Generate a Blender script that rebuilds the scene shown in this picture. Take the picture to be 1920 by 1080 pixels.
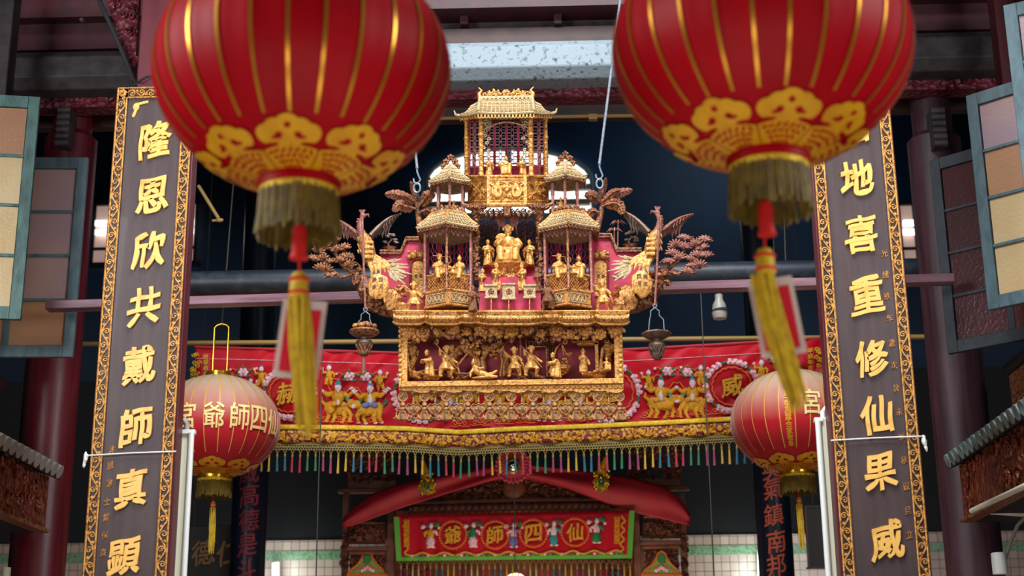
import bpy, bmesh, math, random
from math import sin, cos, pi, radians as R
from mathutils import Vector, Matrix, noise as MN
random.seed(7)
SC = bpy.context.scene
for _o in list(bpy.data.objects): bpy.data.objects.remove(_o)
COL = SC.collection

# ------------------------------------------------------------------ camera
FPX, PITCH, YAW, ROLL = 2800.0, R(16.7), R(1.6), R(0.55)
CAM = Vector((0, 0, 1.6))
FWD = Vector((-sin(YAW)*cos(PITCH), cos(YAW)*cos(PITCH), sin(PITCH)))
_rt = Vector((cos(YAW), sin(YAW), 0)); _up = _rt.cross(FWD)
RT = _rt*cos(ROLL) - _up*sin(ROLL); UP = _up*cos(ROLL) + _rt*sin(ROLL)
cd = bpy.data.cameras.new('camera'); cam = bpy.data.objects.new('camera', cd); COL.objects.link(cam)
cd.sensor_width = 36; cd.lens = 36*FPX/1920; cd.clip_end = 200
M3 = Matrix((RT, UP, -FWD)).transposed()
cam.matrix_world = Matrix.Translation(CAM) @ M3.to_4x4()
SC.camera = cam
cd.dof.use_dof = True; cd.dof.focus_distance = 9.6; cd.dof.aperture_fstop = 1.9

# ------------------------------------------------------------------ world, lights, exposure
w = bpy.data.worlds.new('world'); SC.world = w; w.use_nodes = True
w.node_tree.nodes['Background'].inputs[0].default_value = (0.62, 0.78, 1.0, 1)
w.node_tree.nodes['Background'].inputs[1].default_value = 0.05
def area(name, loc, to, sx, sy, power, col=(1, 1, 1), spread=180):
    l = bpy.data.lights.new(name, 'AREA'); l.shape = 'RECTANGLE'; l.size = sx; l.size_y = sy
    l.energy = power; l.color = col; l.spread = R(spread)
    o = bpy.data.objects.new(name, l); COL.objects.link(o); o.location = loc
    d = Vector(to) - Vector(loc); o.rotation_euler = d.to_track_quat('-Z', 'Y').to_euler(); return o
area('courtyard_skylight', (0, 5.6, 9.8), (0, 9.4, 3.6), 3.4, 2.6, 440, (0.93, 0.97, 1.0), 120)
area('daylight_from_left', (-5.0, 3.4, 5.2), (-1.6, 8.6, 4.0), 2.0, 2.4, 280, (0.96, 0.98, 1.0))
area('daylight_from_right', (5.0, 3.4, 5.2), (1.6, 8.6, 4.0), 2.0, 2.4, 215, (0.96, 0.98, 1.0))
area('entrance_daylight', (0, -1.0, 0.5), (0, 6.0, 3.4), 5.0, 1.6, 100, (1.0, 0.95, 0.88))
area('sunlit_floor_bounce', (0, 2.4, 0.1), (0, 4.6, 4.0), 3.6, 1.8, 55, (1.0, 0.93, 0.84))
area('added_altar_fill', (0, 13.0, 1.0), (0, 15, 2.8), 2.2, .5, 33, (1.0, .82, .6), 150)  # unseen warm lamp added below view to brighten the altar front
area('added_wall_fill', (2.4, 15.6, 9.3), (2.2, 17.7, 8.0), 1.6, .5, 7, (.55, .8, 1.0), 120)  # unseen bluish lamp added to lift the dark back wall
vs = SC.view_settings
vs.view_transform = 'Standard'; vs.look = 'None'; vs.gamma = 1; vs.use_curve_mapping = False; vs.exposure = 0.0

# ------------------------------------------------------------------ pixel -> place
def P(px, py, Y):
    d = FWD*FPX + RT*(px-960) + UP*(540-py)
    return CAM + d*(Y/d.y)
def U(px, py, Y):                       # metres per pixel there
    return (P(px, py, Y)-CAM).dot(FWD)/FPX

# ------------------------------------------------------------------ materials
def srgb(r, g, b):
    f = lambda c: (c/255/12.92) if c/255 <= .04045 else ((c/255+.055)/1.055)**2.4
    return (f(r), f(g), f(b), 1)
MATS = {}
def mat(name, col, rough=.55, metal=0.0, col2=None, scale=8, lo=.4, hi=.65, bump=0, bscale=30, btype='noise', sheen=0,
        emit=0, trans=0, spec=.5, detail=6, coat=0, stretch=None, dist=.01, alpha=None):
    m = bpy.data.materials.new(name); m.use_nodes = True; nt = m.node_tree; N = nt.nodes; L = nt.links
    b = N['Principled BSDF']; b.inputs['Base Color'].default_value = col
    b.inputs['Roughness'].default_value = rough; b.inputs['Metallic'].default_value = metal
    b.inputs['Specular IOR Level'].default_value = spec; b.inputs['Coat Weight'].default_value = coat
    if sheen: b.inputs['Sheen Weight'].default_value = sheen; b.inputs['Sheen Roughness'].default_value = .35
    tc = N.new('ShaderNodeTexCoord'); mp = N.new('ShaderNodeMapping'); L.new(tc.outputs['Object'], mp.inputs[0])
    if stretch: mp.inputs['Scale'].default_value = stretch
    if col2 is not None:
        n = N.new('ShaderNodeTexNoise'); n.inputs['Scale'].default_value = scale; n.inputs['Detail'].default_value = detail
        L.new(mp.outputs[0], n.inputs['Vector'])
        r = N.new('ShaderNodeValToRGB'); r.color_ramp.elements[0].position = lo; r.color_ramp.elements[1].position = hi
        r.color_ramp.elements[0].color = col; r.color_ramp.elements[1].color = col2
        L.new(n.outputs['Fac'], r.inputs[0]); L.new(r.outputs[0], b.inputs['Base Color'])
    if bump:
        if btype == 'voronoi':
            t = N.new('ShaderNodeTexVoronoi'); t.inputs['Scale'].default_value = bscale; out = t.outputs['Distance']
        else:
            t = N.new('ShaderNodeTexNoise'); t.inputs['Scale'].default_value = bscale; t.inputs['Detail'].default_value = 4; out = t.outputs['Fac']
        L.new(mp.outputs[0], t.inputs['Vector'])
        bp = N.new('ShaderNodeBump'); bp.inputs['Strength'].default_value = bump; bp.inputs['Distance'].default_value = dist
        L.new(out, bp.inputs['Height']); L.new(bp.outputs[0], b.inputs['Normal'])
    if emit: b.inputs['Emission Color'].default_value = col; b.inputs['Emission Strength'].default_value = emit
    if trans:
        t = N.new('ShaderNodeBsdfTranslucent'); mx = N.new('ShaderNodeMixShader'); mx.inputs[0].default_value = trans
        o = N['Material Output']; L.new(b.outputs[0], mx.inputs[1]); L.new(t.outputs[0], mx.inputs[2]); L.new(mx.outputs[0], o.inputs[0])
        if col2 is not None: L.new(r.outputs[0], t.inputs[0])
        else: t.inputs[0].default_value = col
    MATS[name] = m; return m
mat('gilt', srgb(192, 132, 64), .42, .2, srgb(98, 50, 30), 55, .46, .68, .5, 90)
mat('gilt_bright', srgb(216, 156, 76), .4, .25, srgb(138, 80, 38), 60, .45, .68, .5, 90)
mat('gilt_worn', srgb(162, 104, 62), .48, .15, srgb(78, 40, 32), 50, .42, .62, .6, 80)
mat('gilt_dusty', srgb(166, 116, 62), .5, .15, srgb(98, 62, 38), 55, .44, .66, .5, 90)
mat('gilt_figure', srgb(214, 156, 78), .4, .25, srgb(140, 84, 42), 9, .48, .7, .3, 16)
mat('gilt_pale', srgb(180, 156, 114), .55, .05, srgb(132, 102, 68), 60, .45, .7, .5, 100)
mat('gilt_leaf', srgb(246, 192, 98), .45, .0, srgb(224, 160, 66), 14, .5, .75, .15, 60)
mat('wood_mauve', srgb(132, 76, 68), .55, 0, srgb(172, 122, 90), 50, .5, .68, .3, 60)
mat('pink_paint', srgb(178, 40, 72), .5, 0, srgb(140, 24, 52), 10, .4, .7, .15, 40)
mat('maroon_paint', srgb(136, 26, 46), .6, 0, srgb(104, 18, 34), 8, .4, .7)
mat('lattice', srgb(176, 116, 120), .6, 0)
mat('red_lattice_frame', srgb(164, 40, 66), .5)
mat('lantern_red', srgb(182, 0, 20), .48, 0, srgb(162, 0, 15), 3, .4, .7, .06, 300, spec=.2, trans=.16)
mat('gold_foil', srgb(236, 176, 28), .4, .15, srgb(214, 148, 16), 9, .4, .7)
mat('gold_piping', srgb(200, 142, 40), .3, .7)
mat('brass', srgb(214, 168, 50), .25, .9)
mat('gold_line', srgb(228, 164, 72), .45)
mat('fringe_gold', srgb(118, 96, 10), .6, 0, srgb(80, 64, 6), 30, .4, .7, sheen=.3)
mat('tassel_yellow', srgb(226, 186, 16), .6, 0, srgb(190, 150, 6), 30, .4, .7, sheen=.3, trans=.15)
mat('string_red', srgb(214, 24, 20), .6)
mat('cream_letter', srgb(246, 218, 140), .5, .1)
mat('lacquer', srgb(80, 64, 64), .5, 0, srgb(66, 52, 54), 5, .35, .7, .06, 80, stretch=(4, 4, .5), coat=.06, spec=.35)
mat('border_ground', srgb(50, 34, 30), .5)
mat('pillar_red', srgb(98, 40, 48), .42, 0, srgb(84, 26, 34), 4, .4, .7, .1, 30, stretch=(4, 4, .4))
mat('column_red', srgb(98, 24, 34), .36, 0, srgb(68, 15, 23), 5, .4, .7, .08, 40, stretch=(5, 5, .3))
mat('column_dark', srgb(74, 44, 52), .5, 0, srgb(48, 26, 32), 5, .4, .7, .1, 40, stretch=(5, 5, .3))
mat('carved_red', srgb(112, 34, 48), .5, 0, srgb(70, 18, 28), 10, .4, .7, 1.0, 22, 'voronoi', dist=.03)
mat('beam_grey', srgb(134, 148, 156), .65, 0, srgb(60, 66, 70), 26, .56, .7, .3, 50)
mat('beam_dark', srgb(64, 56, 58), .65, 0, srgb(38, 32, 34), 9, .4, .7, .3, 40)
mat('beam_brown', srgb(66, 36, 30), .6, 0, srgb(40, 22, 20), 6, .4, .7)
mat('beam_wine', srgb(66, 18, 27), .55, 0, srgb(44, 12, 18), 6, .4, .7, .15, 30)
mat('log_navy', srgb(30, 36, 48), .45, 0, srgb(60, 66, 74), 12, .5, .8, .1, 40)
mat('bar_mauve', srgb(140, 104, 114), .45, 0, srgb(104, 64, 76), 5, .4, .65, .12, 40, stretch=(.4, 4, 4))
mat('bamboo', srgb(160, 128, 70), .5)
mat('navy_wall', srgb(6, 48, 82), .55, 0, srgb(3, 30, 54), 1.2, .35, .7)
mat('dark_wall', srgb(22, 24, 30), .7)
mat('roof_dark', srgb(50, 34, 34), .8)
mat('stone_floor', srgb(176, 150, 138), .7, 0, srgb(150, 120, 110), 3, .4, .7)
mat('daylight_pane', srgb(236, 244, 246), .5, emit=1.6)
mat('pink_pane', srgb(226, 190, 176), .5, emit=.35)
mat('louver_grey', srgb(150, 160, 160), .6)
mat('shutter_paint', srgb(92, 116, 124), .5, 0, srgb(70, 92, 100), 7, .4, .7, .25, 40, stretch=(3, 3, 1))
mat('shutter_green', srgb(86, 122, 118), .5, 0, srgb(54, 84, 82), 7, .4, .7, .25, 40, stretch=(3, 3, 1))
mat('shutter_dark', srgb(52, 60, 66), .5, 0, srgb(36, 42, 48), 7, .4, .7, .25, 40)
mat('glass_amber', srgb(252, 234, 190), .3, 0, srgb(240, 204, 140), 1.6, .35, .75, .5, 45, trans=.45, detail=2, dist=.006)
mat('glass_tan', srgb(222, 176, 136), .3, 0, srgb(196, 142, 116), 1.6, .35, .75, .5, 45, trans=.4, detail=2, dist=.006)
mat('glass_mauve', srgb(196, 168, 178), .3, 0, srgb(222, 184, 160), 1.4, .42, .72, .5, 45, trans=.35, detail=2, dist=.006)
mat('glass_maroon', srgb(70, 42, 44), .25, 0, srgb(86, 40, 42), 1.6, .4, .7, .4, 45, detail=2, dist=.006)
mat('satin_red', srgb(192, 6, 32), .5, 0, srgb(178, 4, 24), 4, .4, .7, spec=.2)
mat('drape_red', srgb(176, 16, 34), .6, 0, srgb(150, 12, 28), 4, .4, .7)
mat('embroid_yellow', srgb(232, 168, 24), .6, 0, srgb(206, 128, 14), 40, .4, .7, .6, 140)
mat('embroid_white', srgb(232, 206, 206), .6)
mat('embroid_pink', srgb(236, 150, 170), .6, 0, srgb(246, 220, 220), 50, .4, .65)
mat('embroid_teal', srgb(36, 146, 150), .6)
mat('embroid_blue', srgb(110, 120, 180), .6)
mat('embroid_green', srgb(34, 120, 70), .6)
mat('embroid_orange', srgb(226, 106, 30), .6)
mat('gold_braid', srgb(236, 196, 44), .4, .2, srgb(206, 156, 20), 60, .4, .7, .4, 120)
mat('brocade', srgb(110, 14, 20), .5, 0, srgb(214, 156, 30), 46, .49, .55, .4, 90, detail=1)
mat('net_gold', srgb(150, 128, 66), .6)
for _n, _c in dict(t_yellow=(196, 150, 34), t_teal=(24, 100, 122), t_red=(172, 28, 56), t_green=(40, 116, 74), t_magenta=(150, 46, 92), t_cream=(190, 172, 116)).items():
    mat(_n, srgb(*_c), .6, sheen=.3)
mat('altar_wood', srgb(122, 66, 40), .45, 0, srgb(76, 38, 26), 8, .4, .7, .3, 30)
mat('altar_carved', srgb(140, 76, 48), .45, 0, srgb(62, 30, 24), 20, .42, .6, 1.0, 40, 'voronoi', dist=.03)
mat('green_silk', srgb(90, 170, 50), .5)
mat('green_paint', srgb(120, 160, 70), .5)
mat('mirror_glass', srgb(236, 240, 220), .06, 1.0)
mat('rosette_pink', srgb(206, 70, 90), .6)
mat('lamp_glow', srgb(255, 214, 120), .5, emit=14)
mat('tube_glow', srgb(220, 255, 250), .5, emit=5)
mat('white_plastic', srgb(232, 236, 232), .35)
mat('cream_paint', srgb(232, 232, 206), .45)
mat('pipe_grey', srgb(150, 146, 138), .45)
mat('rope_grey', srgb(130, 134, 146), .6, 0, srgb(90, 92, 100), 90, .4, .7)
mat('steel', srgb(120, 128, 138), .45, .6)
mat('wire_dark', srgb(60, 54, 46), .5)
mat('iron_brown', srgb(110, 84, 70), .5, .3, srgb(66, 48, 42), 30, .4, .7, .4, 60)
mat('tile_eave', srgb(122, 150, 146), .35, 0, srgb(62, 72, 70), 14, .4, .65, .2, 40)
mat('carved_gallery', srgb(110, 40, 30), .4, 0, srgb(150, 90, 36), 14, .5, .7, 1.0, 20, 'voronoi', dist=.04)
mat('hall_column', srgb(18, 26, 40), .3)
mat('letter_red', srgb(186, 78, 50), .5)
mat('plaque_dark', srgb(46, 42, 34), .5)
mat('letter_dim', srgb(150, 110, 70), .5)
mat('lam_card', srgb(232, 214, 206), .2, trans=.3)
mat('card_red', srgb(206, 26, 44), .4)
mat('card_gold', srgb(190, 90, 60), .4)
def tile_mat():
    m = mat('wall_tile', srgb(222, 196, 180), .25); nt = m.node_tree; N = nt.nodes; L = nt.links; b = N['Principled BSDF']
    tc = N.new('ShaderNodeTexCoord'); mp = N.new('ShaderNodeMapping'); mp.inputs['Rotation'].default_value = (R(90), 0, 0)
    L.new(tc.outputs['Object'], mp.inputs[0])
    br = N.new('ShaderNodeTexBrick'); br.offset = 0; br.inputs['Scale'].default_value = 1
    br.inputs['Brick Width'].default_value = .1; br.inputs['Row Height'].default_value = .1; br.inputs['Mortar Size'].default_value = .004
    br.inputs['Color1'].default_value = srgb(226, 200, 186); br.inputs['Color2'].default_value = srgb(206, 176, 164); br.inputs['Mortar'].default_value = srgb(110, 96, 84)
    L.new(mp.outputs[0], br.inputs['Vector']); L.new(br.outputs['Color'], b.inputs['Base Color'])
tile_mat()
mat('tile_green', srgb(150, 190, 150), .3, 0, srgb(110, 150, 110), 40, .45, .6)

# ------------------------------------------------------------------ mesh builder
def wloc(o):
    p = Vector((0, 0, 0))
    while o is not None: p = p + o.location; o = o.parent
    return p
class MB:
    def __init__(s): s.v = []; s.f = []; s.mi = []; s.m = 0
    def add(s, vs, fs):
        b = len(s.v); s.v += [tuple(v) for v in vs]; s.f += [[i+b for i in f] for f in fs]; s.mi += [s.m]*len(fs)
    def box(s, c, d, M=None):
        c = Vector(c); vs = []
        for x in (-.5, .5):
            for y in (-.5, .5):
                for z in (-.5, .5):
                    q = Vector((x*d[0], y*d[1], z*d[2])); vs.append(c + (M @ q if M else q))
        s.add(vs, [(0, 1, 3, 2), (4, 6, 7, 5), (0, 4, 5, 1), (2, 3, 7, 6), (0, 2, 6, 4), (1, 5, 7, 3)])
    def bbox(s, lo, hi): s.box([(a+b)/2 for a, b in zip(lo, hi)], [abs(b-a) for a, b in zip(lo, hi)])
    def rect(s, x0, y0, x1, y1, Y, dep=.05):           # axis-aligned box whose front face fills a pixel rectangle at depth Y
        cx, cy = (x0+x1)/2, (y0+y1)/2
        xl, xr = P(x0, cy, Y).x, P(x1, cy, Y).x; zt, zb = P(cx, y0, Y).z, P(cx, y1, Y).z
        s.bbox((xl, Y, zb), (xr, Y+dep, zt))
    def poly(s, pts, dep):                              # planar 3-D outline extruded along +Y
        n = len(pts); d = Vector((0, dep, 0)); pts = [Vector(p) for p in pts]
        s.add(pts + [p+d for p in pts], [list(range(n))[::-1], list(range(n, 2*n))] + [(i, (i+1) % n, n+(i+1) % n, n+i) for i in range(n)])
    def ppoly(s, pix, Y, dep): s.poly([P(a, b, Y) for a, b in pix], dep)
    def tube(s, pts, r, n=7, flat=1.0, closed=False):
        pts = [Vector(p) for p in pts]; k = len(pts)
        rr = r if isinstance(r, (list, tuple)) else [r]*k
        ref = None; vs = []
        for i in range(k):
            a = pts[max(i-1, 0)] if not closed else pts[i-1]; b = pts[min(i+1, k-1)] if not closed else pts[(i+1) % k]
            t = (b-a)
            if t.length < 1e-9: t = Vector((0, 0, 1))
            t.normalize()
            if ref is None:
                ref = Vector((0, 1, 0)) if abs(t.y) < .9 else Vector((1, 0, 0))
            u = ref - t*ref.dot(t)
            if u.length < 1e-6: u = t.orthogonal()
            u.normalize(); ref = u; v = t.cross(u)
            for j in range(n):
                a_ = 2*pi*j/n; vs.append(pts[i] + u*(cos(a_)*rr[i]*flat) + v*(sin(a_)*rr[i]))
        fs = []
        for i in range(k if closed else k-1):
            i2 = (i+1) % k
            for j in range(n):
                j2 = (j+1) % n; fs.append((i*n+j, i*n+j2, i2*n+j2, i2*n+j))
        if not closed: fs += [list(range(n))[::-1], list(range((k-1)*n, k*n))]
        s.add(vs, fs)
    def ptube(s, pix, Y, rpx, n=6, flat=1.0):
        pts = [P(p[0], p[1], Y + (p[2] if len(p) > 2 else 0)) for p in pix]; u = U(pix[0][0], pix[0][1], Y)
        s.tube(pts, [q*u for q in rpx] if isinstance(rpx, (list, tuple)) else rpx*u, n, flat)
    def lathe(s, prof, seg=24, c=(0, 0, 0), ey=1.0, a0=0, a1=2*pi, M=None, mod=None):
        full = abs(a1-a0-2*pi) < 1e-6; cols = seg if full else seg+1; vs = []; c = Vector(c)
        for r, z in prof:
            for j in range(cols):
                a = a0+(a1-a0)*j/seg; q = r*(mod(a, z) if mod else 1); p = Vector((q*cos(a), q*sin(a)*ey, z))
                vs.append(c + (M @ p if M else p))
        fs = []
        for i in range(len(prof)-1):
            for j in range(seg):
                j2 = (j+1) % cols; fs.append((i*cols+j, i*cols+j2, (i+1)*cols+j2, (i+1)*cols+j))
        if full:
            if prof[0][0] > 1e-6: fs.append(list(range(cols))[::-1])
            if prof[-1][0] > 1e-6: fs.append(list(range((len(prof)-1)*cols, len(prof)*cols)))
        s.add(vs, fs)
    def ell(s, c, r, nu=12, nv=8, M=None, bumpy=0):
        vs = []; c = Vector(c)
        if not isinstance(r, (list, tuple)): r = (r, r, r)
        for i in range(nv+1):
            f = -pi/2+pi*i/nv
            for j in range(nu):
                a = 2*pi*j/nu; p = Vector((cos(f)*cos(a), cos(f)*sin(a), sin(f)))
                k = 1 + (bumpy*MN.noise(p*2.3+c*7) if bumpy else 0)
                p = Vector((p.x*r[0]*k, p.y*r[1]*k, p.z*r[2]*k)); vs.append(c + (M @ p if M else p))
        s.add(vs, [(i*nu+j, i*nu+(j+1) % nu, (i+1)*nu+(j+1) % nu, (i+1)*nu+j) for i in range(nv) for j in range(nu)])
    def pell(s, px, py, Y, rx, rz, ry=None, nu=10, nv=7, bumpy=0, M=None):
        u = U(px, py, Y); s.ell(P(px, py, Y), (rx*u, (ry if ry else min(rx, rz))*u, rz*u), nu, nv, M, bumpy)
    def grid(s, fn, nu, nv):
        vs = [fn(i/nu, j/nv) for j in range(nv+1) for i in range(nu+1)]
        s.add(vs, [(j*(nu+1)+i, j*(nu+1)+i+1, (j+1)*(nu+1)+i+1, (j+1)*(nu+1)+i) for j in range(nv) for i in range(nu)])
    def flower(s, c, r, n=6, dep=.3, M=None):           # petals round a boss, facing -Y
        c = Vector(c); M = M or Matrix.Identity(3)
        for i in range(n):
            a = 2*pi*i/n+.3; q = M @ Vector((cos(a)*r*.58, 0, sin(a)*r*.58))
            s.ell(c+q, (r*.46, r*dep, r*.46), 8, 5, M)
        s.ell(c+M @ Vector((0, -r*dep, 0)), (r*.3, r*dep, r*.3), 8, 5, M)
    def build(s, name, mats, parent=None, smooth=True, loc=None, thick=0, bev=0, auto=40):
        me = bpy.data.meshes.new(name); off = wloc(parent) if parent else Vector((0, 0, 0))
        if loc is not None: off = off + (Vector(loc) - off)
        me.from_pydata([Vector(v)-off for v in s.v], [], s.f)
        if not isinstance(mats, (list, tuple)): mats = [mats]
        for m in mats: me.materials.append(MATS[m])
        me.polygons.foreach_set('material_index', s.mi)
        bm = bmesh.new(); bm.from_mesh(me); bmesh.ops.recalc_face_normals(bm, faces=bm.faces); bm.to_mesh(me); bm.free()
        if smooth:
            me.polygons.foreach_set('use_smooth', [True]*len(me.polygons))
            me.set_sharp_from_angle(angle=R(auto))
        o = bpy.data.objects.new(name, me); COL.objects.link(o)
        if parent: o.parent = parent
        if loc is not None: o.location = Vector(loc) - (wloc(parent) if parent else Vector((0, 0, 0)))
        if thick:
            md = o.modifiers.new('solid', 'SOLIDIFY'); md.thickness = thick; md.offset = 0
        if bev:
            md = o.modifiers.new('bevel', 'BEVEL'); md.width = bev; md.segments = 2; md.limit_method = 'ANGLE'
        return o
def thing(name, label, cat, loc, group=None):
    o = bpy.data.objects.new(name, None); COL.objects.link(o); o.location = loc; o.empty_display_size = .1
    o['label'] = label; o['category'] = cat
    if group: o['group'] = group
    return o
def tag(o, label, cat, group=None, kind=None):
    o['label'] = label; o['category'] = cat
    if group: o['group'] = group
    if kind: o['kind'] = kind
    return o
def struct(o, label, cat): return tag(o, label, cat, kind='structure')
def dup(o, parent, loc):
    c = o.copy(); COL.objects.link(c); c.parent = parent; c.location = loc; return c

# ------------------------------------------------------------------ glyphs (outlines from the built-in text, reshaped)
GC = {}
def glyph(ch, off=.02, ext=.03, brush=True, cut=.12):
    k = (ch, off, ext, brush, cut)
    if k in GC: return GC[k]
    cu = bpy.data.curves.new('g', 'FONT'); cu.body = ch; cu.size = 1; cu.extrude = ext; cu.resolution_u = 3
    ob = bpy.data.objects.new('g', cu); COL.objects.link(ob)
    dg = bpy.context.evaluated_depsgraph_get(); me = bpy.data.meshes.new_from_object(ob.evaluated_get(dg))
    bm = bmesh.new(); bm.from_mesh(me)
    bmesh.ops.remove_doubles(bm, verts=bm.verts, dist=1e-4)
    bm.normal_update(); mv = {}
    for v in bm.verts:
        q = Vector((0, 0, 0))
        for f in v.link_faces:
            if abs(f.normal.z) < .5: q += Vector((f.normal.x, f.normal.y, 0))
        if q.length > 1e-4:
            q.normalize(); k2 = 1+(.9*MN.noise(Vector((v.co.x*5, v.co.y*5, sum(map(ord, ch)) % 31))) if brush else 0)
            mv[v] = q*off*k2
    for v, q in mv.items(): v.co += q
    bmesh.ops.triangulate(bm, faces=bm.faces)
    for _ in range(3):
        es = [e for e in bm.edges if e.calc_length() > cut]
        if not es: break
        bmesh.ops.subdivide_edges(bm, edges=es, cuts=1)
        bmesh.ops.triangulate(bm, faces=[f for f in bm.faces if len(f.verts) > 3])
    xs = [v.co.x for v in bm.verts]; ys = [v.co.y for v in bm.verts]
    cx, cy = (max(xs)+min(xs))/2, (max(ys)+min(ys))/2; sz = max(max(xs)-min(xs), max(ys)-min(ys)) or 1
    h = sum(map(ord, ch)) % 97
    vs = []
    bm.verts.ensure_lookup_table(); bm.verts.index_update()
    for v in bm.verts:
        x, y, z = (v.co.x-cx)/sz, (v.co.y-cy)/sz, v.co.z
        if brush:
            y += .17*x + .014*sin(8*x+h); x += .018*sin(7*y+h*2)
        vs.append((x, y, z))
    fs = [[v.index for v in f.verts] for f in bm.faces]; bm.free()
    bpy.data.objects.remove(ob); bpy.data.curves.remove(cu); bpy.data.meshes.remove(me)
    GC[k] = (vs, fs); return GC[k]
def put_glyph(mb, ch, fn, **kw):
    vs, fs = glyph(ch, **kw); mb.add([fn(*v) for v in vs], fs)
def flat_glyph(mb, ch, px, py, Y, wpx, hpx, dep=.012, **kw):
    c = P(px, py, Y); u = U(px, py, Y)
    put_glyph(mb, ch, lambda x, y, z: c + Vector((x*wpx*u, (-z/.03*.5-.5)*dep, y*hpx*u)), **kw)
def spiral(c, r0, turns, a0, sgn=1, n=18, ax=None, az=None, r1=.12):
    ax = ax or Vector((1, 0, 0)); az = az or Vector((0, 0, 1)); out = []
    for i in range(n+1):
        t = i/n; a = a0+sgn*2*pi*turns*t; r = r0*(1-t*(1-r1)); out.append(Vector(c)+ax*(cos(a)*r)+az*(sin(a)*r))
    return out
def vine(mb, a, b, width, period, r, n=5, front=Vector((0, -1, 0)), lift=.0):   # running scroll between two points
    a, b = Vector(a), Vector(b); L = (b-a).length; d = (b-a)/L; s = front.cross(d); k = max(1, round(L/period)); per = L/k
    N = k*14; A = width*.34
    mb.tube([a+d*(L*i/N)+s*(A*sin(2*pi*i/14))+front*lift for i in range(N+1)], r, n, .6)
    for i in range(2*k):
        c = a+d*(per*(i/2+.25)) ; sg = 1 if i % 2 == 0 else -1
        c = c - s*(sg*width*.10)
        mb.tube([p+front*lift for p in spiral(c, width*.34, 1.35, (pi/2 if sg > 0 else -pi/2), sg*(-1), 14, d, s)], r*.8, n, .6)
        q = c + d*(per*.25)*1.0 + s*(sg*width*.30)
        mb.ell(q+front*lift, (r*1.9, r*1.2, r*1.9), 6, 4)
# ================================================================== THE SETTING
m = MB(); m.bbox((-9, -7, -.2), (9, 18.2, 0)); struct(m.build('floor', 'stone_floor'), 'pale stone floor of the courtyard and hall', 'floor')
m = MB(); m.bbox((-9, 17.7, 0), (9, 18.0, 11)); struct(m.build('wall_back', 'navy_wall'), 'dark navy painted back wall of the hall', 'wall')
for sx, nm in ((-1, 'left'), (1, 'right')):
    m = MB(); m.bbox((sx*7.2, 11.2, 0), (sx*7.5, 17.7, 11)); struct(m.build('wall_'+nm, 'dark_wall'), 'dark %s side wall of the inner hall' % nm, 'wall')
m = MB(); m.bbox((-9, 11.0, 9.7), (9, 18.2, 9.9)); struct(m.build('ceiling', 'roof_dark'), 'dark timber ceiling over the inner hall', 'ceiling')
m = MB()
for i in range(9): m.box((-5.2+i*1.3, 14.3, 9.6), (.12, 6.4, .2))
struct(m.build('ceiling_rafters', 'beam_brown'), 'dark rafters under the hall ceiling', 'ceiling')

m = MB(); zl = P(960, 186, 10.95).z; m.bbox((-9, 10.95, zl), (9, 11.05, 9.9)); struct(m.build('wall_front', 'roof_dark'), 'dark boarded wall above the lintel panel', 'wall')
for sx, nm in ((-1, 'left'), (1, 'right')):
    m = MB(); m.box((sx*5.3, 7.5, 7.06), (6.8, 4.9, .1)); struct(m.build('roof_'+nm, 'roof_dark'), 'unseen roof slab added to keep skylight off the %s side' % nm, 'roof')  # out-of-view slab added to block skylight from the beam ends
def octbeam(m, y0, y1, Y, r=None, dep=None, X=7.0):
    zt, zb = P(960, y0, Y).z, P(960, y1, Y).z; h = zt-zb; c = (zt+zb)/2; k = h*.24; dep = dep or h
    pr = [(0, -h/2+k), (0, h/2-k), (k, h/2), (dep-k, h/2), (dep, h/2-k), (dep, -h/2+k), (dep-k, -h/2), (k, -h/2)]
    vs = [(sx*X, Y+a, c+b) for sx in (-1, 1) for a, b in pr]
    m.add(vs, [list(range(8)), list(range(8, 16))[::-1]] + [(i, (i+1) % 8, 8+(i+1) % 8, 8+i) for i in range(8)])
def xbox(m, y0, y1, Y, dep, X=7.0):
    zt, zb = P(960, y0, Y).z, P(960, y1, Y).z; m.bbox((-X, Y, zb), (X, Y+dep, zt))
m = MB(); octbeam(m, 70, 142, 10.2, dep=.34, X=1.95); struct(m.build('beam', 'beam_grey', bev=.01), 'grey speckled weathered beam across the porch top', 'beam')
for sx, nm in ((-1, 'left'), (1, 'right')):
    m = MB(); octbeam(m, 70, 142, 10.2, dep=.34, X=2.52); m.v = [(v[0]+sx*4.47, v[1], v[2]) for v in m.v]; struct(m.build('beam_end', 'beam_dark', bev=.01), 'darker end section of the porch beam at the %s' % nm, 'beam')  # end sections take a darker colour than the middle
m = MB(); m.tube([P(98, -14, 10.3), P(158, 36, 10.3)], .03, 8); m.tube([P(20, 34, 10.32), P(70, -10, 10.32)], .035, 6); struct(m.build('rafter', 'bar_mauve'), 'slanting light mauve rafters in the upper left corner', 'rafter')
m = MB(); xbox(m, 147, 184, 10.45, .16)
zt, zb = P(960, 150, 10.45).z, P(960, 180, 10.45).z
for sx in (-1, 1):                                    # carved scrolls at the two ends, a thin line carving in the middle
    vine(m, (sx*2.2, 10.44, (zt+zb)/2), (sx*6, 10.44, (zt+zb)/2), (zt-zb)*.85, .22, .016, 5)
vine(m, (-2.1, 10.445, (zt+zb)/2), (2.1, 10.445, (zt+zb)/2), (zt-zb)*.7, .5, .007, 4)
struct(m.build('lintel', 'carved_red'), 'carved dark red lintel below the grey beam', 'lintel')
m = MB(); xbox(m, 186, 222, 10.9, .1); struct(m.build('lintel_panel', 'beam_brown'), 'plain dark brown panel below the carved lintel', 'lintel')
m = MB(); xbox(m, 52, 79, 10.42, .2); struct(m.build('beam_rail', 'beam_brown'), 'dark brown rail resting above the grey beam', 'beam')
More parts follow.
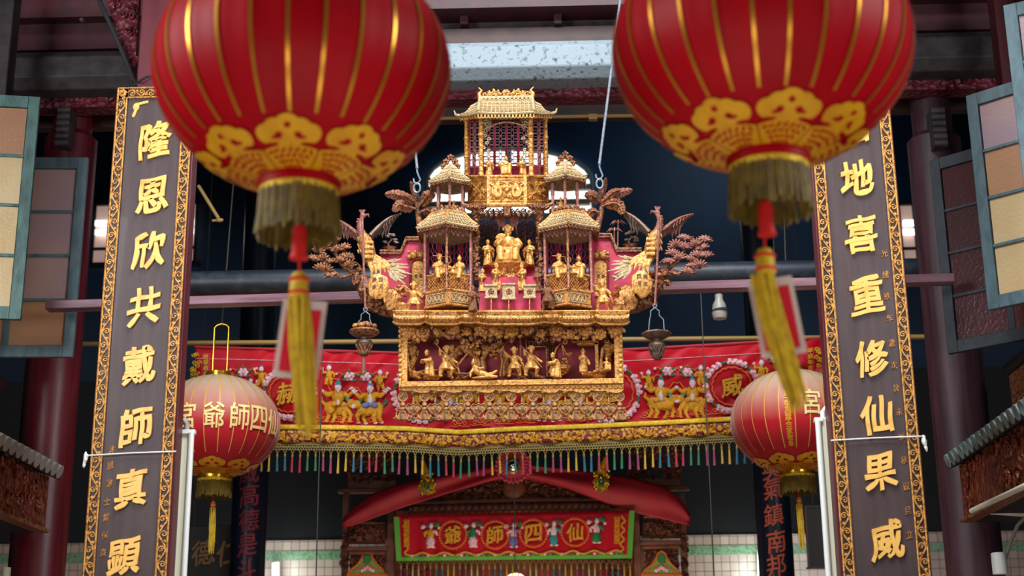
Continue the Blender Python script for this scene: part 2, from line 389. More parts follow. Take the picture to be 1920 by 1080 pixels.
m = MB(); octbeam(m, 16, 52, 10.5, dep=.3)
struct(m.build('beam_log', 'beam_dark'), 'dusty dark round beam near the top', 'beam')
for px in (870, 1046):
    m = MB(); m.rect(px-8, 10, px+8, 44, 10.38, .14); struct(m.build('beam_block', 'beam_wine', bev=.01), 'dark red block holding the %s part of the dusty top beam' % ('left' if px < 900 else 'right'), 'beam')
m = MB(); xbox(m, -30, 13, 10.25, .3); struct(m.build('beam_wine', 'beam_wine'), 'dark wine red beam at the very top', 'beam')
for sx, nm in ((-1, 'left'), (1, 'right')):           # painted infill boards at the ends above the grey beam
    m = MB(); zt, zb = P(960, 14, 10.36).z, P(960, 74, 10.36).z; m.bbox((sx*1.9, 10.36, zb), (sx*6.8, 10.4, zt))
    struct(m.build('beam_board', 'beam_wine'), 'wine red board above the %s end of the grey beam' % nm, 'beam')
# log and bar behind the hanging carving
m = MB(); a = P(345, 532, 10.95); m.tube([(-3.3, 10.95, P(960, 521, 10.95).z), (3.3, 10.95, P(960, 521, 10.95).z)], .095, 20)
struct(m.build('beam_round', 'log_navy'), 'round navy beam with dusty top behind the carving', 'beam')
m = MB(); A, B = P(89, 575, 9.75), P(1787, 524, 9.75); d = (B-A); M = d.to_track_quat('X', 'Z').to_matrix()
m.box((A+B)/2, (d.length, .10, .062), M)
o = m.build('wooden_bar', 'bar_mauve', bev=.006); tag(o, 'long thin mauve wooden bar crossing behind both couplet boards', 'bar')
m = MB(); m.tube([P(560, 226, 10.885), P(1250, 216, 10.885)], .014, 8); m.rect(1104, 213, 1120, 223, 10.865, .05)
o = m.build('bamboo_pipe', 'bamboo'); tag(o, 'thin tan pipe with a square joint under the brown panel', 'pipe')

# columns with ribbed brackets
for nm, px, py, mt in (('left', 101, 673, 'column_red'), ('right', 1790, 673, 'column_dark')):
    c = P(px, py, 10.75); m = MB(); zc = P(px, 265, 10.75).z
    m.lathe([(.2, 0), (.2, zc), (.19, zc+.01), (.15, zc+.05), (.15, 7)], 32, (c.x, c.y, 0))
    struct(m.build('column_'+nm, mt), 'round %s red lacquered column at the %s of the hall front' % ('bright' if nm == 'left' else 'dark', nm), 'column')
    m = MB(); bx = c.x+(.03 if nm == 'left' else -.03); zt = P(px, 205, 10.5).z; zb = P(px, 278, 10.5).z; n = 6
    for i in range(n):
        z = zb+(zt-zb)*(i+.5)/n; m.tube([(bx-.05, 10.46+.02*(n-i)*0, z), (bx+.05, 10.46, z)], (zt-zb)/n*.52, 10)
    m.bbox((bx-.045, 10.46, zb), (bx+.045, 10.62, zt))
    o = m.build('column_bracket', 'beam_dark'); tag(o, 'ribbed wooden bracket on top of the %s round column' % nm, 'bracket')

# hall columns with carved couplets
for nm, px, top, chars, mt in (('left', 466, 560, [('威', 466, 885), ('高', 467, 928), ('德', 466, 975), ('是', 463, 1022), ('斗', 461, 1068)], 'letter_red'),
                               ('right', 1452, 560, [('英', 1447, 878), ('氣', 1450, 915), ('鎮', 1451, 965), ('南', 1456, 1015), ('邦', 1456, 1060)], 'letter_red')):
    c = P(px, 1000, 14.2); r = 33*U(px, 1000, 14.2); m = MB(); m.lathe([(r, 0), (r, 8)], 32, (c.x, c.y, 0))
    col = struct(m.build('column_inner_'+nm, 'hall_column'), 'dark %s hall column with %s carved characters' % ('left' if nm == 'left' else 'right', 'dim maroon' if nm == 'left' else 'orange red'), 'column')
    m = MB()
    for ch, x, y in chars:
        q = P(x, y, 14.2-r); u = U(x, y, 14.2-r)
        put_glyph(m, ch, lambda gx, gy, gz: Vector((q.x+gx*36*u, 14.2-math.sqrt(max(r*r-(q.x+gx*36*u-c.x)**2, 1e-4))-.004-(gz+.03)*.1, q.z+gy*42*u)), off=.012)
    m.build('lettering', mt if nm == 'right' else 'maroon_paint', col)

# back wall: windows, tiles
def window(name, label, frame_rects, pane_fn, louvers, pmat):
    pass
arch = [(800+0, 404), (800, 340)] + [(955-155*cos(pi*i/16), 340-62*sin(pi*i/16)) for i in range(17)] + [(1110, 404)]
m = MB(); m.ppoly(arch, 17.6, .04); win = struct(m.build('window_1', 'daylight_pane'), 'bright arched window high on the back wall behind the carving', 'window')
m = MB(); pts = [P(a, b, 17.55) for a, b in arch]; m.tube(pts+[pts[0]], .035, 6); m.tube([P(800, 338, 17.55), P(1110, 332, 17.55)], .03, 6)
m.tube([P(955, 278, 17.55), P(955, 404, 17.55)], .03, 6); m.build('window_frame', 'louver_grey', win)
for y in (352, 380):
    m = MB(); m.rect(803, y-5, 1107, y+5, 17.5, .08); m.build('louver', 'louver_grey' if y < 370 else 'gilt_pale', win)
for nm, x0, x1, ttl in (('window_2', 174, 366, 'pale pink lit window at the left of the back wall'), ('window_3', 1690, 1800, 'pale lit window with white slats at the right of the back wall')):
    m = MB(); m.rect(x0, 378, x1, 494, 17.62, .04); win = struct(m.build(nm, 'pink_pane'), ttl, 'window')
    m = MB()
    for y in (378, 494): m.rect(x0-6, y-4, x1+6, y+4, 17.56, .06)
    for k in range(5):
        x = x0+(x1-x0)*k/4; m.rect(x-2, 378, x+2, 494, 17.56, .05)
    m.rect(x0, 462, x1, 466, 17.57, .05); m.build('window_frame', 'dark_wall', win)
    for y in (416, 433):
        m = MB(); m.rect(x0+4, y-5, x1-4, y+5, 17.52, .05); m.build('slat', 'daylight_pane', win)
zt = P(960, 1008, 17.5).z
m = MB(); m.bbox((-7.2, 17.5, 0), (7.2, 17.7, zt)); struct(m.build('wall_back_tiles', 'wall_tile'), 'pinkish glazed tile dado along the back wall', 'wall')
m = MB(); m.bbox((-7.2, 17.55, zt), (7.2, 17.7, P(960, 700, 17.5).z)); struct(m.build('wall_back_panel', 'dark_wall'), 'blackish panelled wall above the tile dado', 'wall')
m = MB(); za, zb = P(960, 1028, 17.48).z, P(960, 1045, 17.48).z
m.bbox((-7.2, 17.485, zb), (7.2, 17.52, za)); struct(m.build('trim_1', 'tile_green'), 'green patterned tile strip near the dado top', 'trim')
for px, y, nm in ((515, 1062, 'left'), (1425, 1052, 'right')):
    t = thing('fluorescent_lamp', 'lit white tube lamp upright before the %s tiled wall' % nm, 'lamp', P(px, 1090, 17.2))
    m = MB(); m.tube([P(px, y-22 if nm == 'right' else y-6, 17.2), P(px, 1180, 17.2)], .028, 10); m.build('tube', 'tube_glow', t)
    m = MB(); m.tube([P(px+5, y-26 if nm == 'right' else y-8, 17.25), P(px+5, 1180, 17.25)], .03, 6); m.build('batten', 'white_plastic', t)
    l = bpy.data.lights.new('tube_light', 'AREA'); l.energy = 7; l.color = (.85, 1, .95); l.shape = 'RECTANGLE'; l.size = .1; l.size_y = 1.2
    lo = bpy.data.objects.new('tube_light', l); COL.objects.link(lo); lo.location = P(px, 1130, 16.9); lo.rotation_euler = (R(90), 0, 0)

# pillars behind the couplet boards, carved brace at upper left
for nm, pa, pb, x in (('left', 303, 258, 258), ('right', 1610, 1640, 1640)):
    c = P(x, 720, 8.36); h = 42*U(x, 720, 8.36)
    m = MB(); m.bbox((c.x-h, 8.36, 0), (c.x+h, 8.72, 7.6)); struct(m.build('pillar_'+nm, 'pillar_red', bev=.01), 'square wine red post behind the %s couplet board' % nm, 'pillar')
    sg = -1 if nm == 'left' else 1
    if nm == 'left':
        t = thing('carved_brace', 'carved fretwork brace with a dark slanting stick above the left board', 'brace', P(230, 80, 8.55))
        tri = [(192, -60), (264, -60), (252, 148), (247, 152), (188, -40)]
        m = MB(); m.ppoly(tri, 8.55, .05)
        for i in range(34):
            a, b = random.uniform(.04, .96), random.random(); px = 198+58*b; py = -50+200*a
            if px > 254 or px < 194+58*max(0, (py+40)/195) + 4: continue
            m.tube(spiral(P(px, py, 8.54), .03, 1.1, random.random()*6, random.choice((-1, 1)), 10), .009, 5)
        m.build('fretwork', 'carved_red', t)
        m = MB(); m.tube([P(168, -40, 8.5), P(257, 160, 8.5)], .014, 8); m.build('stick', 'dark_wall', t)
        m = MB(); m.tube([P(257, 160, 8.45), P(261, 152, 8.33), P(275, 144, 8.33), P(295, 141, 8.33)], .008, 6); m.build('cable', 'dark_wall', t)

# window posts at the two picture edges
for nm, px, Y in (('left', 0, 9.65), ('right', 1891, 9.75)):
    c = P(px, 90, Y); h = 19*U(px, 90, Y)
    m = MB(); m.bbox((c.x-h, Y, 0), (c.x+h, Y+.14, 7.4)); struct(m.build('trim_post_'+nm, 'pillar_red' if nm == 'right' else 'beam_dark', bev=.008), '%s window post beside the %s shutters' % ('wine red' if nm == 'right' else 'black', nm), 'trim')

# ------------------------------------------------------------------ shutters
def shutter(label, ex, y0, y1, Y, d, W, rows, cols, fmat, panes, stile=.075, rail=.085, group=None):
    ym = (y0+y1)/2; e = P(ex, ym, Y); z1, z0 = P(ex, y0, Y).z, P(ex, y1, Y).z
    d = Vector((d[0], d[1], 0)).normalized(); nrm = Vector((d.y, -d.x, 0))
    if nrm.y > 0: nrm = -nrm
    t = thing('window_shutter', label, 'shutter', (e.x, e.y, z0), group)
    M = Matrix((d, nrm, Vector((0, 0, 1)))).transposed(); o = Vector((e.x, e.y, 0)); th = .04
    def bx(mb, s0, s1, za, zb, tt=th): mb.box(o+d*((s0+s1)/2)+Vector((0, 0, (za+zb)/2)), (s1-s0, tt, zb-za), M)
    m = MB(); bx(m, 0, stile, z0, z1); bx(m, W-stile, W, z0, z1); bx(m, stile, W-stile, z0, z0+rail); bx(m, stile, W-stile, z1-rail, z1)
    m.build('frame', fmat, t, bev=.004)
    iw = W-2*stile; ih = z1-z0-2*rail; b = .022; m = MB()
    for r in range(1, rows): z = z0+rail+ih*r/rows; bx(m, stile, W-stile, z-b/2, z+b/2, .03)
    for c in range(1, cols): s = stile+iw*c/cols; bx(m, s-b, s+b, z0+rail, z1-rail, .032)
    m.build('muntin', fmat, t, bev=.003)
    for c in range(cols):
        for r in range(rows):
            m = MB(); s0 = stile+iw*c/cols+.006; s1 = stile+iw*(c+1)/cols-.006; za = z0+rail+ih*(rows-1-r)/rows+.004; zb = z0+rail+ih*(rows-r)/rows-.004
            bx(m, s0, s1, za, zb, .008); m.build('pane', panes[r % len(panes)], t)  # row tints put the reflection and backlight gradient into the glass colour
    h = o+d*(W+.035); m = MB(); m.bbox((h.x-.035, h.y-.035, 0), (h.x+.035, h.y+.035, 7.0)); struct(m.build('trim_jamb', 'beam_dark', bev=.006), 'slender dark jamb carrying the '+label.split(' at the')[0].split(' behind')[0], 'trim')
    return t
shutter('green framed shutter with bright cream panes at the left edge', 58, 184, 600, 9.3, (-1, -.2), .8, 4, 2, 'shutter_green', ['glass_tan', 'glass_amber', 'glass_amber', 'glass_amber'])
shutter('blue grey shutter with mauve panes behind the cream paned shutter', 152, 297, 670, 9.95, (-1, -.06), .95, 4, 2, 'shutter_paint', ['glass_mauve', 'glass_mauve', 'glass_mauve', 'glass_tan'])
shutter('blue grey shutter with amber panes at the right edge', 1834, 181, 583, 9.1, (1, -.9), .95, 4, 2, 'shutter_paint', ['glass_mauve', 'glass_tan', 'glass_amber', 'glass_amber'])
shutter('dark framed shutter with maroon panes behind the amber paned shutter', 1762, 302, 665, 10.0, (1, -.9), .95, 4, 2, 'shutter_dark', ['glass_maroon'])
shutter('pale blue shutter edge at the upper right corner', 1905, 12, 420, 8.2, (1, -.5), .8, 4, 2, 'shutter_paint', ['glass_mauve', 'glass_amber'])

# ------------------------------------------------------------------ side galleries with tiled eaves
def gallery(nm, far, sg):
    Y1, Y0 = 10.3, 5.6; E = P(far[0], far[1], Y1); x, z = E.x, E.z; k = int((Y1-Y0)/.115)
    t = thing('gallery_eave', ('small tiled eave with grey tile ends along the left gallery' if sg < 0 else 'green glazed tile eave along the right gallery'), 'eave', (x, Y0, z))
    m = MB()
    for i in range(k):
        y = Y1-.06-i*.115
        m.tube([(x, y, z), (x+sg*.42, y, z+.17)], .05, 10)
    m.build('tile', 'tile_eave' if sg > 0 else 'pipe_grey', t)
    m = MB(); M = Matrix.Rotation(-sg*math.atan2(.2, .5), 3, 'Y'); m.box((x+sg*.22, (Y0+Y1)/2, z+.05), (.44, Y1-Y0, .03), M); m.build('tile_bed', 'dark_wall', t)
    f = MB(); f.bbox((x+sg*.08, Y0, z-.40), (x+sg*.13, Y1-.05, z-.03))
    for i in range(60):
        y = random.uniform(Y0, Y1-.2); q = (x+sg*.07, y, z-.06-random.random()*.28)
        f.tube(spiral(q, random.uniform(.04, .08), 1.2, random.random()*6, random.choice((-1, 1)), 9, Vector((0, 1, 0))), .012, 5)
    f.build('fascia', 'carved_gallery', t)
    f = MB(); f.bbox((x+sg*.05, Y0, z-.42), (x+sg*.14, Y1-.05, z-.395)); f.build('fascia_edge', 'gilt_worn', t)
    f = MB(); f.bbox((x+sg*.15, Y0, z-.41), (x+sg*.8, Y1, z-.37)); f.build('soffit', 'dark_wall', t)
    t = thing('gallery_parapet', 'carved %s parapet panel above the %s tiled eave' % (('dark red', 'left') if sg < 0 else ('gold and brown', 'right')), 'parapet', (x+sg*.5, Y0, z+.2))
    f = MB(); f.bbox((x+sg*.5, Y0, z+.16), (x+sg*.58, Y1, z+.62)); f.build('board', 'beam_wine' if sg < 0 else 'dark_wall', t)
    f = MB(); f.bbox((x+sg*.485, Y0+.02, z+.18), (x+sg*.505, Y1-.05, z+.6))
    for i in range(70):
        q = Vector((x+sg*.49, random.uniform(Y0, Y1-.1), z+.2+random.random()*.38)); r = random.uniform(.03, .07)
        if i % 2: f.tube(spiral(q, r, 1.2, random.random()*6, random.choice((-1, 1)), 9, Vector((0, 1, 0))), .012, 5)
        else: f.ell(q, (.03, r*.7, r*.6), 8, 5, None, .5)
    f.build('carving', 'carved_red' if sg < 0 else 'gilt_worn', t)
    f = MB(); f.bbox((x+sg*.46, Y0, z+.6), (x+sg*.62, Y1, z+.68)); f.build('rail', 'beam_wine' if sg < 0 else 'dark_wall', t, bev=.01)
    m = MB(); m.bbox((x+sg*.82, Y0, 0), (x+sg*1.0, Y1, z+.7)); struct(m.build('wall_gallery_'+nm, 'dark_wall'), 'dark lower wall of the %s gallery' % nm, 'wall')
gallery('left', (118, 888), -1); gallery('right', (1772, 868), 1)
# white conduit, cable, boxes at lower right and lower left
a = P(1822, 958, 9.9); m = MB(); b = P(1935, 905, 8.6)
m.tube([b, a, P(1835, 958, 9.9), P(1945, 966, 9.9)], .018, 10); o = m.build('conduit', 'cream_paint'); tag(o, 'white bent conduit pipe under the right gallery eave', 'pipe')
m = MB(); m.lathe([(.045, 0), (.047, .0), (.047, .13), (.04, .135), (.0, .136)], 20, P(1876, 1077, 9.6)); o = m.build('junction_box', 'white_plastic'); tag(o, 'small white round junction box at the lower right', 'box')
m = MB(); m.tube([P(1884, 1050, 9.62), P(1893, 1020, 9.62), P(1908, 985, 9.62), P(1930, 962, 9.62)], .012, 8); o = m.build('power_cable', 'pipe_grey'); tag(o, 'grey cable rising from the white junction box', 'cable')
m = MB(); m.tube([P(8, 1130, 9.4), P(13, 1064, 9.4)], .026, 12); o = m.build('pipe_stub', 'cream_paint'); tag(o, 'cream pipe end in the lower left corner', 'pipe')
# dim signboards in the hall
for nm, x0, y0, x1, y1, chs in (('left', 352, 985, 448, 1090, [('德', 382, 1036, 44), ('仁', 428, 1036, 44)]), ('right', 1512, 948, 1580, 1066, [])):
    m = MB(); m.rect(x0, y0, x1, y1, 14.6, .06); t = m.build('signboard', 'plaque_dark', bev=.01)
    tag(t, 'dark signboard with two dim gold characters behind the left lantern tassel' if chs else 'plain dark board hanging by the right lantern tassel', 'sign')
    if chs:
        for ch, x, y, s in chs:
            m = MB(); flat_glyph(m, ch, x, y, 14.59, s, s*1.1); m.build('character', 'letter_dim', t)
    else:
        m = MB(); 
        for q in ((x0, y0, x1, y0+3), (x0, y1-3, x1, y1), (x0, y0, x0+3, y1), (x1-3, y0, x1, y1)): m.rect(*q, 14.58, .03)
        m.build('frame', 'altar_wood', t)
    m = MB()
    for x in (x0+12, x1-12): q = P(x, y0, 14.63); m.tube([q, (q.x, q.y, 9.7)], .006, 5)
    m.build('cord', 'wire_dark', t)
m = MB(); m.lathe([(0, .0), (.05, .01), (.06, .05), (.05, .12), (.03, .16), (.03, .2), (0, .2)], 16, P(1350, 600, 10.95))
t = m.build('glass_lamp', 'pipe_grey'); tag(t, 'small unlit bulkhead lamp hanging below the grey bar at right', 'lamp')
m = MB(); q = P(1350, 573, 10.95); m.tube([q, (q.x, q.y, q.z+.22)], .015, 8); m.lathe([(0, -.05), (.07, -.045), (.03, .0), (0, 0)], 14, q); m.build('mount', 'dark_wall', t)
# hanging wires in the hall
for px, y0, y1, Y, lb in ((966, 900, 1100, 14.6, 'thin vertical wire before the altar banner'), (592, 548, 1100, 10.95, 'thin wire hanging before the left tiles'), (1340, 548, 1100, 10.95, 'thin wire hanging before the right tiles')):
    m = MB(); q = P(px, y1, Y); m.tube([(q.x, Y, q.z), (q.x, Y, P(px, y0, Y).z)], .005, 5); o = m.build('hanging_wire', 'wire_dark'); tag(o, lb, 'wire')

m = MB(); m.tube([P(372, 348, 10.9), P(410, 410, 10.9)], .014, 7); m.pell(412, 413, 10.9, 7, 4, 4); m.tube([P(398, 414, 10.9), P(418, 412, 10.9)], .01, 6); o = m.build('roof_prop', 'bamboo'); tag(o, 'short slanting tan stick beside the top of the left couplet board', 'stick')
# ================================================================== COUPLET BOARDS
def couplet(nm, cx, w, top, chars, small, label, tie_y):
    Y = 8.2; c = P(cx, 720, Y); hw = w/2*U(cx, 720, Y); zt = P(cx, top, Y).z; zb = P(cx, 1190, Y).z
    t = thing('couplet_board', label, 'sign board', (c.x, Y, zb))
    m = MB(); m.bbox((c.x-hw, Y, zb), (c.x+hw, Y+.05, zt)); m.build('panel', 'lacquer', t)
    m = MB(); m.bbox((c.x-hw-.012, Y+.012, zb), (c.x+hw+.012, Y+.13, zt+.015)); m.build('backing', 'pillar_red', t, bev=.004)
    bw = .062; m = MB()
    for s in (-1, 1): m.bbox((c.x+s*hw, Y-.004, zb), (c.x+s*(hw-bw), Y+.01, zt))
    m.bbox((c.x-hw, Y-.004, zt-bw), (c.x+hw, Y+.01, zt)); m.build('border', 'border_ground', t)
    m = MB(); e = .006
    for s in (-1, 1):
        for k in (hw-.004, hw-bw+.004):
            m.tube([(c.x+s*k, Y-.008, zb), (c.x+s*k, Y-.008, zt-(0 if k > hw-.02 else bw))], e, 6)
    m.tube([(c.x-hw, Y-.008, zt), (c.x+hw, Y-.008, zt)], e, 6); m.tube([(c.x-hw+bw, Y-.008, zt-bw), (c.x+hw-bw, Y-.008, zt-bw)], e, 6)
    m.build('border_moulding', 'gilt_bright', t)
    m = MB()
    for s in (-1, 1): vine(m, (c.x+s*(hw-bw/2), Y-.008, zb), (c.x+s*(hw-bw/2), Y-.008, zt-bw), bw*.92, .17, .0052, 5)
    vine(m, (c.x-hw+bw, Y-.008, zt-bw/2), (c.x+hw-bw, Y-.008, zt-bw/2), bw*.9, .13, .0052, 5)
    for s in (-1, 1): m.flower((c.x+s*(hw-bw/2), Y-.008, zt-bw/2), .026, 6)
    m.build('scroll_vine', 'gilt_bright', t)
    for ch, x, y in chars:
        m = MB(); flat_glyph(m, ch, x, y, Y, 62, 74, .014, off=.032); m.build('character', 'gilt_leaf', t)
    for ch, x, y in small:
        m = MB(); flat_glyph(m, ch, x, y, Y, 12, 15, .004, off=.012, cut=.3); m.build('small_character', 'gilt', t)
    m = MB()                                             # small painted bats in the upper corners
    for s in (-1, 1):
        q = Vector((c.x+s*(hw-bw-.055), Y-.004, zt-bw-.06))
        m.ell(q, (.02, .006, .026), 8, 5)
        for k in range(4): m.ell(q+Vector((-s*(.012+.016*k), 0, .018+.004*k)), (.013, .005, .010), 7, 4); m.ell(q+Vector((s*.004*k, 0, -.02-.012*k)), (.010, .005, .013), 7, 4)
        m.tube([q+Vector((-s*.05, 0, .03)), q+Vector((-s*.068, 0, .024)), q+Vector((-s*.072, 0, .04))], .003, 5)
    m.build('corner_bat', 'gilt_leaf', t)
    za = P(cx, tie_y, Y).z; m = MB()
    m.tube([(c.x-hw-.02, Y-.02, za-.012), (c.x, Y-.014, za), (c.x+hw+.02, Y-.02, za+.004)], .004, 6)
    s = -1 if nm == 'left' else 1; q = Vector((c.x+s*(hw+.03), Y-.01, za-.02))
    m.ell(q, (.012, .014, .03), 8, 6, None, .7); m.ell(q+Vector((s*.006, 0, -.035)), (.008, .008, .025), 8, 6, None, .7)
    o = m.build('tie_wire', 'white_plastic'); tag(o, 'clear plastic tie strapped across the %s couplet board' % nm, 'tie')
    # batten lamp on the inner edge
couplet('left', 257, 152, 166, list(zip('隆恩欣共戴師真顕', (292, 286, 280, 271, 262, 256, 246, 233), (263, 367, 470, 575, 685, 800, 916, 1045))),
        list(zip('沐恩信士葉保良', (210, 207, 205, 201, 199, 197, 194), (843, 873, 906, 940, 970, 1003, 1036))),
        'tall dark couplet board at left with gilt characters and scroll border', 850)
couplet('right', 1634, 156, 182, list(zip('福地喜重修仙果威', (1597, 1606, 1614, 1625, 1633, 1643, 1650, 1662), (238, 335, 440, 553, 672, 778, 885, 1012))),
        list(zip('光緒玖年歲次癸未季秋穀旦立', (1658, 1660, 1663, 1668, 1672, 1676, 1680, 1686, 1690, 1695, 1699, 1702, 1705), (475, 515, 556, 597, 643, 685, 728, 772, 820, 863, 912, 957, 1002))),
        'tall dark couplet board at right with gilt characters and scroll border', 822)
def batten(nm, xt, yt, wx, sg):
    Y = 8.36; a = P(xt, yt, Y); u = U(xt, yt, Y)
    t = thing('batten_lamp', 'upright cream batten lamp fixed beside the %s couplet board' % nm, 'lamp', (a.x, Y, .2))
    zb = P(xt, 1200, Y).z
    m = MB(); m.bbox((a.x-.026, Y, zb), (a.x+.026, Y+.07, a.z)); m.build('fixture', 'cream_paint', t, bev=.006)
    m = MB(); m.tube([(a.x+sg*.05, Y-.01, zb), (a.x+sg*.05, Y-.01, a.z-.02)], .0165, 14); m.build('tube', 'white_plastic', t)
    m = MB(); m.bbox((a.x-.02, Y-.012, a.z-.025), (a.x+sg*.068, Y+.03, a.z)); m.build('tube_socket', 'white_plastic', t, bev=.003)
    m = MB(); m.tube([(a.x+sg*.012, Y+.03, a.z-.02), (a.x+sg*.010, Y+.03, a.z+.04), (a.x-sg*.005, Y+.03, a.z+.06), (a.x-sg*.08, Y+.03, a.z+.06)], .016, 10); m.build('elbow', 'pipe_grey' if nm == 'left' else 'white_plastic', t)
batten('left', 344, 806, 12, 1); batten('right', 1549, 783, 12, -1)

# ================================================================== LANTERNS
NG = 27
def lantern(label, px, py, Y, rot, big, group, ph0=.12, d1=0, d2=0):
    C = P(px, py, Y); a, b = .477, .391; tmax = R(76)
    t = thing('silk_lantern', label, 'lantern', C, group)
    def S(th, ph, off=0.0):                             # th: angle from the side that faces the porch front, ph: latitude
        k = 1+.004*cos(NG*(th-rot)); r = (a*k+off)*cos(ph); x = sin(th)*r; y = -cos(th)*r
        return C+Vector((x, y, (b+off)*sin(ph)))
    m = MB(); m.grid(lambda u, v: S(2*pi*u, -tmax+2*tmax*v), NG*6, 40)
    m.build('shade', 'lantern_red' if big else 'lantern_dusty', t, auto=60)
    m = MB(); hw = .0055 if big else .0035; lo = R(-46) if big else R(-42); hi = R(74)
    for k in range(NG):
        th = rot+2*pi*k/NG
        m.grid(lambda u, v: S(th+(u-.5)*2*hw/a/max(cos(lo+(hi-lo)*v), .3), lo+(hi-lo)*v, .004 if big else .003), 1, 26)
    m.build('gold_piping', 'gold_piping' if big else 'gold_line', t)
    # gold cloud ring round the lower part
    m = MB(); n = 8
    def fan(cth, cph, pts, off, dens=.02):              # star-shaped outline in (angle, latitude) metres laid on the silk
        k = len(pts); ring = []; vs = [S(cth, cph, off)]
        for f in (.34, .67, 1.0):
            for x, y in pts: vs.append(S(cth+x*f/(a*cos(cph)), cph+y*f/b, off))
        fs = [(0, 1+i, 1+(i+1) % k) for i in range(k)]
        for q in range(2): fs += [(1+q*k+i, 1+(q+1)*k+i, 1+(q+1)*k+(i+1) % k, 1+q*k+(i+1) % k) for i in range(k)]
        m.add(vs, fs)
    base = R(-54); ck = a*cos(base)
    def blob(th, ph, dx, dy, rx, ry, off, n_=14, sk=0): fan(th+dx/ck, ph+dy/b, [(rx*cos(q)+sk*ry*sin(q), ry*sin(q)) for q in [2*pi*i/n_ for i in range(n_)]], off)
    for k in range(n):
        th = rot+ph0+2*pi*k/n; m.m = 0
        for q_, (dx, dy, r_, s_) in enumerate(((0, -.018, .075, .5), (0, .012, .040, 1), (-.036, .006, .034, 1), (.036, .006, .034, 1), (-.066, -.010, .034, 1), (.066, -.010, .034, 1), (-.05, .012, .02, 1), (.05, .012, .02, 1))):
            blob(th, base, dx, dy, r_, r_*s_, .006+.0003*q_, 22)
        m.m = 1
        for dx, dy, rx, ry in ((0, .018, .010, .009), (-.030, -.012, .012, .009), (.030, -.012, .012, .009), (-.040, -.020, .016, .005), (.040, -.020, .016, .005), (-.066, -.042, .024, .005), (.066, -.042, .024, .005)):
            blob(th, base, dx, dy, rx, ry, .010)
    m.m = 0; z0, z1 = R(-61), R(-76.5)
    for k in range(n):
        th = rot+ph0+2*pi*k/n; g = 2*pi/n*.485
        m.grid(lambda u, v: S(th+(u-.5)*2*g, z0+(z1-z0)*v-R(2.0)*(2*u-1)**2*(1-v), .0064), 12, 8)
    m.m = 1
    for k in range(n):
        th = rot+ph0+2*pi*k/n; rs = random.Random(5)
        for row, ph in enumerate((-63.2, -66.2, -69.4, -72.6)):
            for q in range(7-row):
                dx = (q-(6-row)/2)*R(5.6); an = rs.uniform(-1.2, 1.2); kk = cos(R(ph))/cos(R(63))
                fan(th+dx, R(ph-.8*(dx/.25)**2), [((.010*kk*cos(s)*cos(an)-.0042*sin(s)*sin(an)), (.011*cos(s)*sin(an)+.0042*sin(s)*cos(an))) for s in [2*pi*i/10 for i in range(10)]], .0105)
    m.build('cloud_ornament', ['gold_foil', 'lantern_red'], t)
    # collars, hanging wires
    zb = -b*sin(tmax); rb = a*cos(tmax)
    m = MB(); m.lathe([(rb+.012, zb+.012), (rb+.018, zb), (rb+.014, zb-.03), (rb-.004, zb-.032), (rb-.004, zb+.012)], 40, C); m.build('bottom_ring', 'lantern_red' if big else 'brass', t)
    m = MB(); m.lathe([(rb-.02, -zb-.01), (rb-.01, -zb-.01), (rb-.01, -zb+.035), (rb-.02, -zb+.035)], 40, C); m.build('top_ring', 'brass', t)
    m = MB(); zt = -zb+(.42 if not big else .5); q = .48*rb
    m.tube([C+Vector((-q, 0, -zb)), C+Vector((-q, 0, zt-.02)), C+Vector((-q+.02, 0, zt)), C+Vector((0, 0, zt+.01)), C+Vector((q-.02, 0, zt)), C+Vector((q, 0, zt-.02)), C+Vector((q, 0, -zb))], .0065, 7)
    m.build('handle', 'brass', t)
    m = MB(); m.tube([C+Vector((0, 0, zt)), C+Vector((.04, .0, zt+1.3)), C+Vector((.06, 0, 7.6-C.z))], .006, 6); m.build('cord', 'wire_dark', t)
    # fringe skirt
    m = MB(); n = 84; L = .155 if big else .14; rf = rb+.004
    for k in range(n):
        th = 2*pi*k/n; rr = rf*(1+random.uniform(-.02, .03)); l = L*random.uniform(.9, 1.06)
        pt = lambda z, s: C+Vector((sin(th)*rr*s+0, -cos(th)*rr*s, zb-.028-z))
        m.tube([pt(0, 1), pt(l*.5, 1.03), pt(l, 1.05+random.uniform(-.03, .05))], [.0042, .0042, .0046], 4)
    m.build('fringe', 'fringe_gold', t)
    m = MB(); m.lathe([(rf+.004, zb-.026), (rf+.008, zb-.034), (rf+.004, zb-.05)], 40, C); m.build('fringe_band', 'gold_braid', t)
    # tassel
    u = U(px, py, Y); d = Vector((d1*u/.36, 0, -1)); o = C+Vector((0, 0, zb-.03))
    m = MB(); m.tube([o, o+d*(.30 if big else .18)], .004, 5); m.build('tassel_cord', 'string_red', t)
    if big:
        m = MB(); m.lathe([(0, .05), (.02, .045), (.026, .02), (.024, -.03), (.03, -.06), (0, -.06)], 14, o+d*.165); m.build('tassel_knot', 'string_red', t)
        h = o+d*.27; s = 1.12; L = .42; n = 24
    else: h = o+d*.165; s = .72; L = .33; n = 24
    m = MB(); m.m = 0; m.lathe([(0, .0), (.018*s, -.002), (.026*s, -.02), (.028*s, -.07*s), (.022*s, -.075*s)], 16, h)
    m.m = 1
    for z in (-.022, -.06): m.lathe([(.0285*s, z*s+.005), (.031*s, z*s), (.0285*s, z*s-.005)], 16, h)
    m.build('tassel_head', ['tassel_yellow', 'string_red'], t)
    m = MB(); h2 = h+d*(.072*s)
